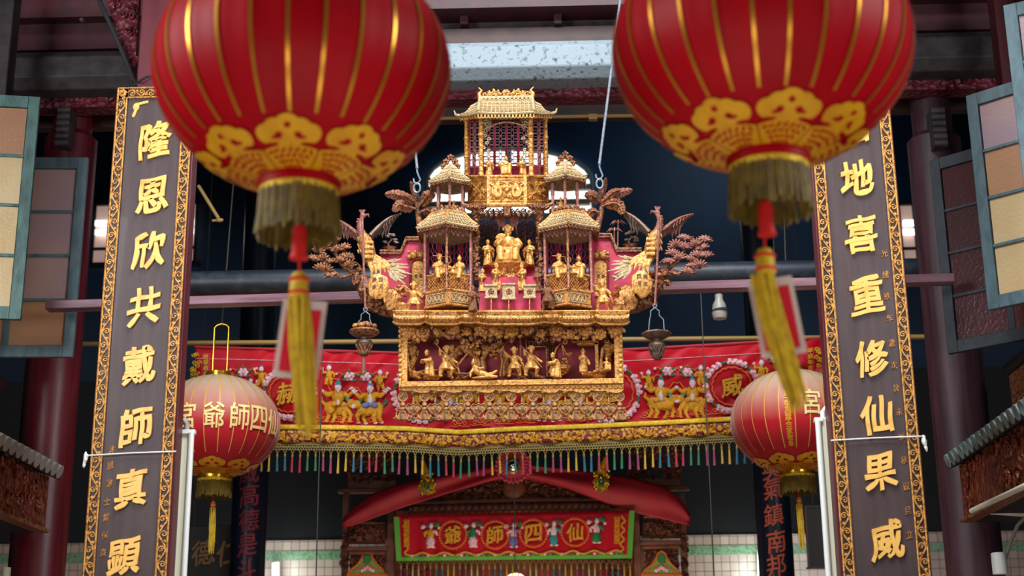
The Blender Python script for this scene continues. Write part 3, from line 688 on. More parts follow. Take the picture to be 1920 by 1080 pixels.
    for k in range(n):
        th = 2.4*k; r0 = .024*s*math.sqrt((k+.5)/n); sp = 1+random.uniform(-.1, .35); l = L*random.uniform(.93, 1.03)
        f = lambda q: h2+Vector((d2*u*(q**1.3), 0, -l*q))+Vector((sin(th)*r0*(1+(sp-1)*q)+.008*s*sin(3*q+k), cos(th)*r0*(1+(sp-1)*q), 0))
        m.tube([f(0), f(.35), f(.7), f(1)], [.006*s, .0058*s, .0052*s, .003*s], 5)
    m.build('tassel_strands', 'tassel_yellow', t)
    return t, S, C, h
# silk whose top has gathered pale dust
_m = mat('lantern_dusty', srgb(196, 16, 34), .55, trans=.14, sheen=.4); nt = _m.node_tree; N = nt.nodes; L_ = nt.links
tc = N.new('ShaderNodeTexCoord'); sx = N.new('ShaderNodeSeparateXYZ'); L_.new(tc.outputs['Object'], sx.inputs[0])
nz = N.new('ShaderNodeTexNoise'); nz.inputs['Scale'].default_value = 5; ad = N.new('ShaderNodeMath'); ad.operation = 'MULTIPLY_ADD'; ad.inputs[1].default_value = .12
L_.new(tc.outputs['Object'], nz.inputs['Vector']); L_.new(nz.outputs['Fac'], ad.inputs[0]); L_.new(sx.outputs['Z'], ad.inputs[2])
rp = N.new('ShaderNodeValToRGB'); rp.color_ramp.elements[0].position = -.02; rp.color_ramp.elements[1].position = .34
rp.color_ramp.elements[0].color = srgb(196, 14, 32); rp.color_ramp.elements[1].color = srgb(206, 176, 148)
L_.new(ad.outputs[0], rp.inputs[0]); L_.new(rp.outputs[0], N['Principled BSDF'].inputs['Base Color'])

lb = lantern('large red silk lantern hanging in front at left, before the couplet board', 568, 135, 4.4, .075, True, None, R(7)-.155*1, 8, 22)
rb_ = lantern('large red silk lantern hanging in front at right, with a tilted card on its tassel', 1427, 90, 4.4, .04, True, None, R(-2.5)+.12, -22, 46)
for (px, Y, rot, lab, chs, ins) in ((407, 11.15, .02, 'dusty red lantern with five gold characters beside the left couplet board', [('宮', -15), ('爺', 10), ('師', 33), ('四', 53), ('仙', 73)], None),
                              (1489, 11.15, .09, 'dusty red lantern with a column of small gold writing beside the right couplet board', [('宮', 7), ('爺', 30), ('師', 53)], -14)):
    t, S, C, h = lantern(lab, px, 799 if px < 900 else 790, Y, rot, False, None)
    for ch, dg in chs:
        m = MB(); put_glyph(m, ch, lambda x, y, z: S(R(dg)+x*.155/.477, R(-1 if ins is None else 8)+y*.195/.391, .006+max(0, z)*.05), off=.013, brush=False, cut=.07); m.build('character', 'cream_letter', t)
    if ins is not None:
        for i, ch in enumerate('弟子張昌霖合家敬奉'): m = MB(); put_glyph(m, ch, lambda x, y, z: S(R(ins)+x*.05/.477, R(19-7.0*i)+y*.05/.391, .006+max(0, z)*.02), off=.012, brush=False, cut=.2); m.build('small_character', 'gold_foil', t)
# laminated cards tied to the two front tassels
for nm, head, x, y, tilt in (('left', lb, 563, 636, .10), ('right', rb_, 1457, 594, -.13)):
    Y = 4.46; c = P(x, y, Y); u = U(x, y, Y); t = thing('laminated_card', 'white edged red card tied to the %s front lantern tassel' % nm, 'card', c)
    M = Matrix.Rotation(tilt, 3, 'Y'); w, h = 84*u, 152*u
    m = MB(); m.box(c, (w, .003, h), M); m.build('sleeve', 'lam_card', t)
    m = MB(); m.box(c+Vector((0, -.004, -.005)), (w*.78, .003, h*.80), M); m.build('red_paper', 'card_red', t)
    m = MB()
    for i, ch in enumerate('平安'): put_glyph(m, ch, lambda gx, gy, gz: c+M @ Vector((gx*.03, -.007, .04-.06*i+gy*.034)), off=.02)
    m.build('lettering', 'card_gold', t)
    m = MB(); m.tube([c+M @ Vector((0, 0, h/2)), c+Vector((-.02 if nm == 'left' else -.05, 0, h*.75))], .002, 4); m.build('string', 'string_red', t)
# ================================================================== THE CARVED HANGING SHRINE
Y0 = 9.4
def Q(px, py, dy=0): return P(px, py, Y0+dy)
UP0 = U(957, 600, Y0)
SH = thing('hanging_shrine', 'large gilt carved wooden shrine with pavilions and figures hanging on ropes in the centre', 'shrine', Q(957, 735))

# ---- figurines, unit height, facing -Y
def solid(mb, voxel, name, mats='gilt'):
    me = bpy.data.meshes.new(name); me.from_pydata([Vector(v) for v in mb.v], [], mb.f); me.materials.append(MATS[mats])
    o = bpy.data.objects.new(name, me); COL.objects.link(o)
    r = o.modifiers.new('r', 'REMESH'); r.mode = 'VOXEL'; r.voxel_size = voxel
    s_ = o.modifiers.new('s', 'SMOOTH'); s_.factor = .35; s_.iterations = 1
    dg = bpy.context.evaluated_depsgraph_get(); n = bpy.data.meshes.new_from_object(o.evaluated_get(dg)); n.name = name
    n.polygons.foreach_set('use_smooth', [True]*len(n.polygons))
    bpy.data.objects.remove(o); bpy.data.meshes.remove(me); return n
def head(b, z, s=1.0, y=0.0, hat='cap', beard=False, x=0.0):
    b.ell((x, y, z), (.066*s, .074*s, .085*s), 12, 9)
    b.ell((x, y-.072*s, z-.004*s), (.014*s, .022*s, .02*s), 7, 5)                      # nose
    b.tube([(x-.03*s, y-.064*s, z+.022*s), (x, y-.074*s, z+.026*s), (x+.03*s, y-.064*s, z+.022*s)], .011*s, 5)   # brow
    b.tube([(x-.022*s, y-.062*s, z-.038*s), (x+.022*s, y-.062*s, z-.038*s)], .011*s, 5)
    for k in (-1, 1): b.ell((x+k*.066*s, y, z-.004*s), (.014*s, .02*s, .03*s), 6, 5)   # ears
    if beard: b.tube([(x, y-.06*s, z-.06*s), (x, y-.075*s, z-.13*s), (x, y-.07*s, z-.21*s)], [.034*s, .028*s, .012*s], 8)
    if hat == 'cap':
        b.lathe([(.078*s, 0), (.082*s, .03*s), (.06*s, .07*s), (.02*s, .09*s)], 12, (x, y+.005, z+.04*s)); b.ell((x, y, z+.14*s), .022*s, 6, 5)
    elif hat == 'crown':
        b.lathe([(.08*s, 0), (.086*s, .05*s), (.066*s, .06*s), (.07*s, .12*s), (.03*s, .15*s)], 14, (x, y, z+.04*s))
        for k in range(5): b.ell((x+(k-2)*.035*s, y-.07*s, z+.1*s+.03*s*(2-abs(k-2))), (.02*s, .015*s, .03*s), 6, 5)
        for k in (-1, 1): b.ell((x+k*.1*s, y, z+.09*s), (.03*s, .02*s, .05*s), 6, 5)
    elif hat == 'wing':
        b.box((x, y, z+.085*s), (.13*s, .12*s, .09*s)); b.box((x, y+.03*s, z+.14*s), (.1*s, .05*s, .06*s))
        for k in (-1, 1): b.box((x+k*.13*s, y+.03*s, z+.08*s), (.14*s, .02*s, .035*s))
    elif hat == 'bun':
        b.ell((x, y+.01, z+.03*s), (.074*s, .08*s, .075*s), 10, 7); b.ell((x, y+.02*s, z+.12*s), (.04*s, .04*s, .04*s), 8, 6)
    elif hat == 'cone':
        b.lathe([(.11*s, 0), (.07*s, .06*s), (.02*s, .15*s), (.0, .17*s)], 12, (x, y, z+.05*s))
def arm(b, sx, pts, r=(.062, .066, .075, .035)):
    b.tube([(sx*p[0], p[1], p[2]) for p in pts], list(r)[:len(pts)], 9); p = pts[-1]
    b.ell((sx*p[0], p[1]-.012, p[2]-.005), (.03, .036, .03), 7, 5)
def robe(b, prof, folds=9, amp=.06, ey=.8, c=(0, 0, 0)):
    b.lathe(prof, 36, c, ey, mod=lambda a, z: 1+amp*cos(folds*a+z*2)*(1-min(1, max(0, z)/.7)))
def fig_mesh(kind):
    b = MB()
    if kind == 'stand':
        robe(b, [(.19, 0), (.185, .06), (.16, .25), (.135, .45), (.12, .56), (.15, .68), (.13, .76), (.05, .8)])
        b.lathe([(.135, -.02), (.15, 0), (.135, .02)], 20, (0, 0, .55), .8); head(b, .88, hat='cap'); b.tube([(0, 0, .76), (0, 0, .84)], .045, 8)
        for k in (-1, 1):
            arm(b, k, [(.13, 0, .72), (.2, -.03, .6), (.15, -.13, .56), (.05, -.19, .6)]); b.ell((k*.07, -.13, .02), (.05, .08, .03), 8, 5)
            b.tube([(k*.15, -.12, .54), (k*.17, -.12, .42), (k*.16, -.1, .3)], [.05, .045, .015], 7, .6)
        b.tube([(0, -.12, .53), (0, -.16, .3), (0, -.165, .06)], [.03, .04, .045], 7, .6)
    elif kind in ('seat', 'official', 'deity'):
        w = 1.25 if kind == 'deity' else 1.0
        robe(b, [(.25*w, 0), (.25*w, .06), (.22*w, .2), (.2*w, .32), (.15*w, .42), (.165*w, .56), (.14*w, .66), (.05, .7)], 8, .07, .78)
        for k in (-1, 1):
            b.tube([(k*.09*w, 0, .32), (k*.15*w, -.2, .33), (k*.14*w, -.24, .1), (k*.13*w, -.24, .02)], [.1, .1, .085, .09], 10)
            b.ell((k*.13*w, -.29, .03), (.05, .08, .035), 8, 5)
        b.ell((0, -.1, .33), (.17*w, .16, .07), 12, 7); b.tube([(0, -.2, .34), (0, -.26, .2), (0, -.25, .05)], [.07, .07, .08], 9, .5)
        head(b, .8, 1.12, hat={'seat': 'bun', 'official': 'wing', 'deity': 'crown'}[kind], beard=kind != 'seat'); b.tube([(0, 0, .66), (0, 0, .75)], .05, 8)
        b.lathe([(.15*w, -.02), (.17*w, 0), (.15*w, .02)], 20, (0, 0, .44), .85)
        for s in (-.05, .05): b.tube([(s*2.4, -.03, .66), (s, -.13, .56), (0, -.15, .5)], .022, 6)
        if kind == 'deity':
            arm(b, -1, [(.2, 0, .62), (.27, -.08, .5), (.2, -.2, .47), (.14, -.24, .54)], (.075, .085, .08, .04))
            arm(b, 1, [(.2, 0, .62), (.28, -.06, .48), (.24, -.18, .4), (.15, -.26, .38)], (.075, .085, .085, .04))
            for i in range(9):                       # feather fan held up
                a = R(50+i*14); b.tube([(-.15, -.26, .55), (-.15+cos(a)*.15, -.27, .55+sin(a)*.15)], [.01, .028], 6, .5)
            b.box((0, .14, .3), (.5, .08, .6)); b.lathe([(.05, 0), (.07, .05), (.03, .1)], 8, (-.24, .14, .6)); b.lathe([(.05, 0), (.07, .05), (.03, .1)], 8, (.24, .14, .6))
            b.ell((0, -.19, .47), (.06, .03, .05), 8, 6)
        elif kind == 'official':
            arm(b, -1, [(.15, 0, .6), (.23, -.06, .47), (.18, -.2, .42), (.08, -.27, .46)]); arm(b, 1, [(.15, 0, .6), (.25, -.03, .46), (.24, -.18, .38)], (.062, .07, .05))
            b.tube([(.3, .05, .3), (.34, .06, .7)], .02, 6); b.tube([(.34+.1*cos(q), .06, .82+.12*sin(q)) for q in [2*pi*i/14 for i in range(14)]], .018, 6, closed=True)
        else:
            arm(b, -1, [(.15, 0, .6), (.24, -.04, .48), (.3, -.16, .5), (.33, -.22, .56)]); arm(b, 1, [(.15, 0, .6), (.22, -.06, .46), (.15, -.2, .44), (.05, -.26, .47)])
    elif kind == 'bow':
        robe(b, [(.2, 0), (.19, .1), (.17, .3), (.14, .45)], 8, .07)
        b.tube([(0, .02, .4), (0, -.03, .55), (0, -.1, .7)], [.15, .16, .12], 12); head(b, .84, 1.1, -.17, 'cap')
        for k in (-1, 1): arm(b, k, [(.13, -.1, .68), (.19, -.18, .55), (.1, -.32, .54), (.03, -.38, .58)])
        b.tube([(.0, -.12, .4), (.05, -.2, .2), (.05, -.22, .03)], [.1, .09, .1], 9)
    elif kind == 'fight':
        for k in (-1, 1):
            b.tube([(k*.07, 0, .45), (k*.17, -.06*k-.06, .27), (k*.19, .04, .05)], [.1, .085, .05], 10); b.ell((k*.2, -.04, .03), (.05, .09, .035), 8, 5)
        robe(b, [(.2, .28), (.17, .4), (.12, .5), (.15, .64), (.12, .73), (.05, .77)], 7, .1, .8)
        head(b, .86, 1.08, -.02, 'crown'); b.tube([(0, 0, .74), (0, -.01, .82)], .045, 8)
        arm(b, -1, [(.12, 0, .7), (.24, -.05, .72), (.3, -.12, .86)], (.058, .055, .04)); arm(b, 1, [(.12, 0, .7), (.24, -.06, .58), (.3, -.18, .5)], (.058, .055, .04))
        b.tube([(-.42, -.1, 1.02), (-.3, -.13, .88), (.0, -.2, .6), (.3, -.2, .3)], [.012, .016, .016, .016], 6)
        b.tube([(.15, .1, .66), (.25, .12, .45), (.3, .1, .2)], [.03, .05, .02], 7, .5)
    elif kind == 'monk':
        robe(b, [(.16, .1), (.16, .16), (.17, .3), (.13, .5), (.15, .66), (.12, .75), (.05, .79)], 8, .08)
        for k in (-1, 1): b.tube([(k*.06, 0, .16), (k*.06, -.02, .02)], [.05, .04], 8); b.ell((k*.06, -.06, .02), (.035, .06, .025), 8, 5)
        head(b, .85, 1.0, 0, 'cone'); b.tube([(0, 0, .74), (0, 0, .82)], .04, 8)
        arm(b, -1, [(.12, 0, .7), (.2, -.06, .58), (.16, -.2, .6)], (.06, .06, .05)); arm(b, 1, [(.12, 0, .7), (.22, -.02, .56), (.2, -.12, .42)], (.06, .065, .06))
        b.box((-.15, -.24, .64), (.09, .08, .13))
    elif kind == 'fallen':
        b.tube([(-.35, 0, .55), (-.25, -.03, .38), (0, -.05, .2), (.25, -.05, .12)], [.1, .16, .17, .12], 12); head(b, .68, 1.3, -.03, 'bun', x=-.38)
        b.tube([(.2, -.05, .15), (.45, -.1, .22), (.6, -.05, .35)], [.1, .08, .05], 9); b.tube([(.15, -.1, .1), (.42, -.2, .06), (.62, -.2, .05)], [.1, .08, .05], 9)
        b.tube([(-.27, -.08, .48), (-.1, -.2, .4), (.08, -.22, .45)], [.07, .06, .035], 9); b.tube([(-.38, .0, .45), (-.5, -.1, .25), (-.5, -.15, .05)], [.07, .06, .035], 9)
        b.ell((0, 0, .05), (.5, .2, .06), 12, 6)
    return solid(b, .012 if kind in ('deity',) else .014, 'figurine')
FM = {k: fig_mesh(k) for k in ('stand', 'seat', 'official', 'deity', 'bow', 'fight', 'monk', 'fallen')}
def fig(kind, px, foot, hpx, dy=0, rz=0, m=None, parent=None, sx=1):
    me = FM[kind]
    if m != 'gilt_worn': m = 'gilt_figure'
    if m:
        k2 = kind+m
        if k2 not in FM: FM[k2] = me.copy(); FM[k2].materials[0] = MATS[m]
        me = FM[k2]
    o = bpy.data.objects.new('figurine', me); COL.objects.link(o); o.parent = parent or SH
    h = hpx*U(px, foot, Y0+dy)*1.03; o.location = Q(px, foot, dy)-wloc(o.parent); o.rotation_euler = (0, 0, R(rz)); o.scale = (h*sx, h, h); return o

# ---- roofs
def tiled(mb, a, b, c, d, n, rows, r, th=.012, lift=.03):       # eave a-b, ridge d-c
    a, b, c, d = map(Vector, (a, b, c, d)); sag = .10
    def f(u, v):
        p = (a*(1-u)+b*u)*(1-v)+(d*(1-u)+c*u)*v; L = ((d+c)/2-(a+b)/2).length
        return p + Vector((0, 0, -sag*L*sin(pi*v)+ lift*L*(1-v)**2*(2*u-1)**2))
    N = 6; M2 = 6
    for off in (0, -th): mb.grid(lambda u, v: f(u, v)+Vector((0, 0, off)), M2, N)
    mb.tube([f(i/M2, 0)+Vector((0, 0, -th*.5)) for i in range(M2+1)], th*.8, 6)
    nrm = (b-a).cross(d-a).normalized()
    if nrm.z < 0: nrm = -nrm
    for i in range(n):
        u = (i+.5)/n; pts = []; rr = []
        for j in range(rows):
            for q, kk in ((.02, 1.4), (.97, .85)): pts.append(f(u, (j+q)/rows)+nrm*r*.3); rr.append(r*kk)
        mb.tube(pts, rr, 6)
    return f
def fringe(mb, a, b, n, h, r):
    a, b = Vector(a), Vector(b)
    for i in range(n):
        p = a+(b-a)*((i+.5)/n); w = (b-a)*(.42/n)
        mb.tube([p-w, p-w*.8+Vector((0, 0, -h*.8)), p+Vector((0, 0, -h)), p+w*.8+Vector((0, 0, -h*.8)), p+w], r, 5)
def scrolls(mb, a, b, n, s, r, updir=1):
    a, b = Vector(a), Vector(b); ax = (b-a).normalized()
    for i in range(n):
        p = a+(b-a)*((i+.5)/n); k = s*(1+.5*sin(pi*(i+.5)/n))
        mb.tube(spiral(p+Vector((0, 0, updir*k*.55)), k*.55, 1.3, -pi/2*updir, 1 if i < n/2 else -1, 14, ax), r, 5)
        mb.ell(p+Vector((0, 0, updir*k*1.05)), (k*.22, r*1.4, k*.3), 7, 5)
def hexpts(cx, py, dy, rx, rz0=0):                    # corner-front hexagon, rx: half width in pixels at side corners
    c = Q(cx, py, dy); r = rx*U(cx, py, Y0+dy)/cos(R(30))
    return [c+Vector((r*sin(R(60*k)), -r*cos(R(60*k)), 0)) for k in range(6)]

def side_pavilion(cx, sg):
    dy = -.05; yb = 583
    base = MB(); lo = hexpts(cx-3*sg, 584, dy, 45); hi = hexpts(cx-3*sg, 557, dy, 44)
    for pa, pb, e in ((lo, hi, 1),):
        base.add(pa+pb, [list(range(6))[::-1], list(range(6, 12))] + [(i, (i+1) % 6, 6+(i+1) % 6, 6+i) for i in range(6)])
    for ring, r in ((lo, .008), (hi, .009)): base.tube(ring, r, 6, closed=True)
    t = base.build('side_pavilion', 'gilt', SH)
    m = MB()                                          # scroll panels on the two front faces, lattice balustrade above
    for k in (0, 5):
        a, b = lo[k], lo[(k+1) % 6]; a2, b2 = hi[k], hi[(k+1) % 6]; n = ((b-a).cross(Vector((0, 0, 1)))).normalized()
        if n.y > 0: n = -n
        f = lambda u, v: (a*(1-u)+b*u)*(1-v)+(a2*(1-u)+b2*u)*v+n*.004
        m.tube([f(.1, .2), f(.9, .2), f(.9, .8), f(.1, .8)], .004, 5, closed=True)
        for q in range(4): m.tube([f(.2+.17*q+.07*cos(s), .5+.22*sin(s)) for s in [2*pi*i/10 for i in range(10)]], .0035, 5, closed=True)
    m.build('scroll_panel', 'gilt_pale', t)
    bt = hexpts(cx-3*sg, 525, dy, 41); bb = hexpts(cx-3*sg, 556, dy, 41)
    for k in (0, 5):
        m = MB(); a, b, a2, b2 = bb[k], bb[(k+1) % 6], bt[k], bt[(k+1) % 6]
        f = lambda u, v: (a*(1-u)+b*u)*(1-v)+(a2*(1-u)+b2*u)*v
        n = (b-a).cross(Vector((0, 0, 1))).normalized(); n = -n if n.y > 0 else n
        m.add([f(0, 0)-n*.006, f(1, 0)-n*.006, f(1, 1)-n*.006, f(0, 1)-n*.006], [(0, 1, 2, 3)])
        m.tube([f(0, 1), f(1, 1)], .009, 6); m.tube([f(0, .03), f(1, .03)], .007, 6)
        for i in range(-5, 9):
            for s in (1, -1):
                p, q = [], []
                u0, u1 = i/8, i/8+.5*s*1.0
                pts = [(u0+(u1-u0)*j/6, j/6*.86+.06) for j in range(7)]; pts = [x for x in pts if 0 <= x[0] <= 1]
                if len(pts) > 1: m.tube([f(*x) for x in pts], .0042, 4)
        m.build('balustrade', 'gilt', t)
    eave = hexpts(cx, 437, dy, 55); top = hexpts(cx, 408, dy, 29); pt = hexpts(cx, 441, dy, 42); pb_ = hexpts(cx, 557, dy, 43)
    for k in (0, 1, 5, 2, 4):
        m = MB(); a, b = pb_[k], pt[k]; b = Vector((a.x, a.y, b.z)); h = b.z-a.z
        m.tube([a, a+Vector((0, 0, h*.04)), a+Vector((0, 0, h*.06)), a+Vector((0, 0, h*.95)), b], [.015, .015, .0098, .0098, .014], 10); m.build('post', 'wood_mauve' if k else 'gilt_worn', t)
    m = MB()
    for k in range(6): tiled(m, eave[k], eave[(k+1) % 6], top[(k+1) % 6], top[k], 8, 5, .0075)
    for k in range(6): m.tube([eave[k]+Vector((0, 0, .012)), (eave[k]+top[k])/2, top[k]], [.012, .011, .011], 7); m.tube([eave[k], eave[k]+(eave[k]-top[k]).normalized()*.02+Vector((0, 0, .02))], [.01, .004], 6)
    m.add(top, [list(range(6))]); m.build('roof', 'gilt_pale', t)
    m = MB(); m.tube([p-Vector((0, 0, .004)) for p in eave], .0095, 6, closed=True); m.tube([p+Vector((0, 0, .01)) for p in top], .009, 6, closed=True)
    for k in range(6): m.tube([eave[k]+Vector((0, 0, .014)), (eave[k]+top[k])/2+Vector((0, 0, .004)), top[k]+Vector((0, 0, .01))], .011, 6)
    m.build('roof_ridge', 'gilt_bright', t)
    m = MB()
    for k in (0, 1, 4, 5): fringe(m, eave[k]-Vector((0, 0, .01)), eave[(k+1) % 6]-Vector((0, 0, .01)), 9, .02, .0035)
    m.build('eave_fringe', 'gilt_worn', t)
    m = MB()
    for k in (0, 5): scrolls(m, top[k], top[(k+1) % 6], 4, .03, .005)
    for k in (0, 1, 5): m.ell(top[k]+Vector((0, 0, .02)), (.012, .012, .026), 8, 6)
    m.build('ridge_ornament', 'gilt_worn', t)
    m = MB()                                          # lace under the eave
    for k in (0, 5):
        a, b = pt[k], pt[(k+1) % 6]; scrolls(m, a, b, 5, .028, .004, -1)
    m.build('hanging_lace', 'wood_mauve', t)
    for px, kd, rz, h in ((cx-17, 'official', 25 if sg < 0 else 20, 54), (cx+20, 'seat', -30 if sg < 0 else -15, 52)): fig(kd, px, 527, h, -.13, rz, 'gilt_bright')
    m = MB(); b3 = hexpts(cx-3*sg, 524, dy, 39); b4 = hexpts(cx-3*sg, 557, dy, 40); m.add(b4+b3, [list(range(6))[::-1], list(range(6, 12))] + [(i, (i+1) % 6, 6+(i+1) % 6, 6+i) for i in range(6)]); m.build('bench', 'pink_paint', t)
    # dark lattice at the back
    m = MB(); 
    for k in (2, 3):
        a, b = hexpts(cx, 555, dy, 40)[k], hexpts(cx, 555, dy, 40)[(k+1) % 6]; a2, b2 = hexpts(cx, 445, dy, 40)[k], hexpts(cx, 445, dy, 40)[(k+1) % 6]
        f = lambda u, v: (a*(1-u)+b*u)*(1-v)+(a2*(1-u)+b2*u)*v
        for i in range(5):
            for j in range(7): m.tube([f((i+.5)/5+.1*cos(s), (j+.5)/7+.07*sin(s)) for s in [2*pi*q/6 for q in range(6)]], .003, 4, closed=True)
        for u in (0, .5, 1): m.tube([f(u, 0), f(u, 1)], .006, 4)
    m.build('lattice_screen', 'red_lattice_frame', t)
side_pavilion(841, -1); side_pavilion(1066, 1)

def corner_pavilion(cx, ya, sg):
    dy = .02; e = hexpts(cx, ya+48, dy, 36); c = Q(cx, ya+8, dy); tp = hexpts(cx, ya+12, dy, 6)
    m = MB()
    for k in range(6): tiled(m, e[k], e[(k+1) % 6], tp[(k+1) % 6], tp[k], 5, 5, .0085)
    for k in range(6): m.tube([e[k]+Vector((0, 0, .012)), e[k]*.5+tp[k]*.5-Vector((0, 0, .006)), tp[k]], .009, 6); m.tube([e[k], e[k]+(e[k]-tp[k]).normalized()*.025+Vector((0, 0, .025))], [.01, .004], 6)
    t = m.build('corner_pavilion', 'gilt_pale', SH)
    m = MB(); p = Q(cx, ya+4, dy)
    for q in ((-.03, -.0), (.03, -.0), (0, .03), (-.045, -.035), (.045, -.035)): m.flower(p+Vector((q[0], -.01, q[1])), .024, 5, .5)
    m.build('finial', 'gilt_worn', t)
    m = MB()
    for k in (0, 1, 4, 5): fringe(m, e[k]-Vector((0, 0, .008)), e[(k+1) % 6]-Vector((0, 0, .008)), 7, .018, .0035)
    m.build('eave_fringe', 'gilt_worn', t)
    a = hexpts(cx, ya+52, dy, 23); b = hexpts(cx, ya+104, dy, 23)
    for k in (0, 1, 5, 2, 4):
        m = MB(); z0, z1 = b[k].z, a[k].z+.02; m.tube([(b[k].x, b[k].y, z0+(z1-z0)*q) for q in (0, .25, .3, .35, .6, .65, 1)], [.011, .009, .013, .009, .009, .012, .011], 8); m.build('post', 'wood_mauve', t)
    m = MB(); m.add(hexpts(cx, ya+103, dy, 30)+hexpts(cx, ya+107, dy, 30), [list(range(6)), list(range(6, 12))[::-1]]+[(i, (i+1) % 6, 6+(i+1) % 6, 6+i) for i in range(6)]); m.build('floor_slab', 'gilt_worn', t)
    fig('seat', cx+(-8 if sg > 0 else 6), ya+104, 30, dy, 20*sg, 'gilt')
corner_pavilion(845, 300, -1); corner_pavilion(1060, 294, 1)

# ---- upper pavilion with balcony
def upper():
    F, B = -.14, .12
    pl = lambda py, k=0: [Q(880-k, py, B), Q(916-k*.3, py, F), Q(985+k*.3, py, F), Q(1026+k, py, B)]
    m = MB(); a, b = pl(384), pl(331)
    back = [Q(1026, 384, .3), Q(880, 384, .3)], [Q(1026, 331, .3), Q(880, 331, .3)]
    lo, hi = a+back[0], b+back[1]; n = 6
    m.add(lo+hi, [list(range(n))[::-1], list(range(n, 2*n))]+[(i, (i+1) % n, n+(i+1) % n, n+i) for i in range(n)])
    t = m.build('upper_pavilion', 'gilt_bright', SH, bev=.003)
    m = MB()
    for ring, r in ((pl(331, 2), .011), (pl(337), .006), (pl(377, 0), .007), (pl(384, 2), .013)): m.tube(ring, r, 7)
    for q, qa, qb in zip(pl(357), pl(384), pl(331)): m.bbox((q.x-.01, q.y-.012, qa.z), (q.x+.01, q.y+.01, qb.z))
    m.build('balcony_moulding', 'gilt_bright', t)
    rs = random.Random(3); A, Bq = pl(377), pl(337)
    for k in range(3):                                # carved reliefs: a pair of dragons in front, blossom sprays on the sides
        m = MB(); a, b, a2, b2 = A[k], A[k+1], Bq[k], Bq[k+1]; nn = (b-a).cross(Vector((0, 0, 1))).normalized(); nn = -nn if nn.y > 0 else nn
        f = lambda u, v, o=.006: (a*(1-u)+b*u)*(1-v)+(a2*(1-u)+b2*u)*v+nn*o
        if k == 1:
            for s in (0, 1):
                w = lambda u: (1-u) if s else u
                bd = [(w(.26+(.17-.012*i)*cos(.5*i+2.4)), .46+(.36-.022*i)*sin(.5*i+2.4)) for i in range(13)]
                m.tube([f(*p) for p in bd], [.004+.010*sin(pi*i/12) for i in range(13)], 7)
                m.tube([f(*bd[0]), f(w(.05), .8), f(w(.04), .92)], [.008, .005, .002], 5)
                m.ell(f(w(.43), .62), (.018, .012, .015), 8, 6); m.tube([f(w(.42), .66), f(w(.47), .86), f(w(.38), .9)], .004, 5); m.tube([f(w(.43), .58), f(w(.47), .5)], .005, 5)
                for a_, b_ in ((.1, .16), (.2, .1), (.36, .12), (.44, .22), (.07, .38), (.34, .86), (.16, .9)): m.tube(spiral(f(w(a_), b_), .014, 1.2, a_*20, 1 if s else -1, 9), .004, 4)
            m.ell(f(.5, .5), (.016, .012, .016), 8, 6)
            for i in range(6): m.tube([f(.5, .5), f(.5+.05*cos(i), .5+.2*sin(i))], [.005, .002], 4)
        else:
            m.tube([f(.1, .1), f(.4, .4), f(.55, .75), f(.9, .9)], [.009, .008, .006, .003], 6); m.tube([f(.4, .4), f(.75, .45), f(.9, .3)], [.007, .005, .003], 6)
            m.tube([f(.15, .85), f(.5, .55), f(.85, .12)], [.004, .006, .004], 6)
            for i in range(12):
                q = f(rs.uniform(.12, .9), rs.uniform(.12, .88)); M = nn.to_track_quat('-Y', 'Z').to_matrix(); m.flower(q, .015, 5, .4, M)
        m.build('relief_carving', 'gilt_bright', t)
    # posts
    for x, dy, y0, y1 in ((875, B, 330, 222), (902, F+.03, 331, 210), (996, F+.03, 331, 210), (1024, B, 330, 220)):
        m = MB(); a = Q(x, y0, dy); z1 = Q(x, y1, dy).z; h = z1-a.z
        pts = [(0, .017), (.05, .017), (.06, .0135), (.3, .0135), (.31, .018), (.34, .018), (.35, .0135), (.62, .0135), (.63, .018), (.66, .018), (.67, .0135), (.93, .0135), (.95, .02), (1, .02)]
        m.tube([(a.x, a.y, a.z+h*q) for q, _ in pts], [r*1.15 for _, r in pts], 10)
        for i in range(10): m.tube(spiral((a.x, a.y-.016, a.z+h*(.08+.088*i)), .011, 1.1, i, 1 if i % 2 else -1, 8), .003, 4)
        m.build('post', 'gilt_bright', t)
    for x in (889, 1012):
        m = MB(); a = Q(x, 330, .2); m.tube([a, (a.x, a.y, Q(x, 220, .2).z)], .012, 8); m.build('post', 'wood_mauve', t)
    # roof
    m = MB(); e0, e1, r0, r1 = Q(896, 212, F-.06), Q(1001, 211, F-.06), Q(900, 183, -.02), Q(998, 182, -.02)
    tiled(m, e0, e1, r1, r0, 13, 7, .0085)
    wl, wr = Q(862, 217, .14), Q(1034, 213, .14)
    tiled(m, e0, wl, Q(884, 199, .16), r0-Vector((0, -.02, .02)), 5, 6, .0085); tiled(m, e1, wr, Q(1012, 196, .16), r1-Vector((0, -.02, .02)), 5, 6, .0085)
    tiled(m, Q(862, 217, .2), Q(1034, 213, .2), Q(998, 182, .04), Q(900, 183, .04), 8, 3, .0085)
    for a, b in ((e0, r0), (e1, r1)): m.tube([a+Vector((0, 0, .012)), (a+b)/2+Vector((0, 0, .002)), b], .012, 7)
    m.bbox((r0.x, r0.y-.02, r0.z-.015), (r1.x, r1.y+.03, r1.z+.006))
    for a, d in ((wl, -1), (wr, 1)): m.tube([a, a+Vector((d*.03, 0, .01)), a+Vector((d*.04, 0, .04))], [.012, .009, .004], 6)
    m.build('roof', 'gilt_pale', t)
    m = MB()
    for s, a in ((-1, r0), (1, r1)):
        m.tube([a+Vector((0, 0, 0)), a+Vector((s*.005, 0, .03)), a+Vector((-s*.012, 0, .05)), a+Vector((s*.01, 0, .075))], [.016, .014, .009, .004], 7)
        m.tube(spiral(a+Vector((-s*.035, 0, .022)), .022, 1.2, 0, s, 12), .006, 6)
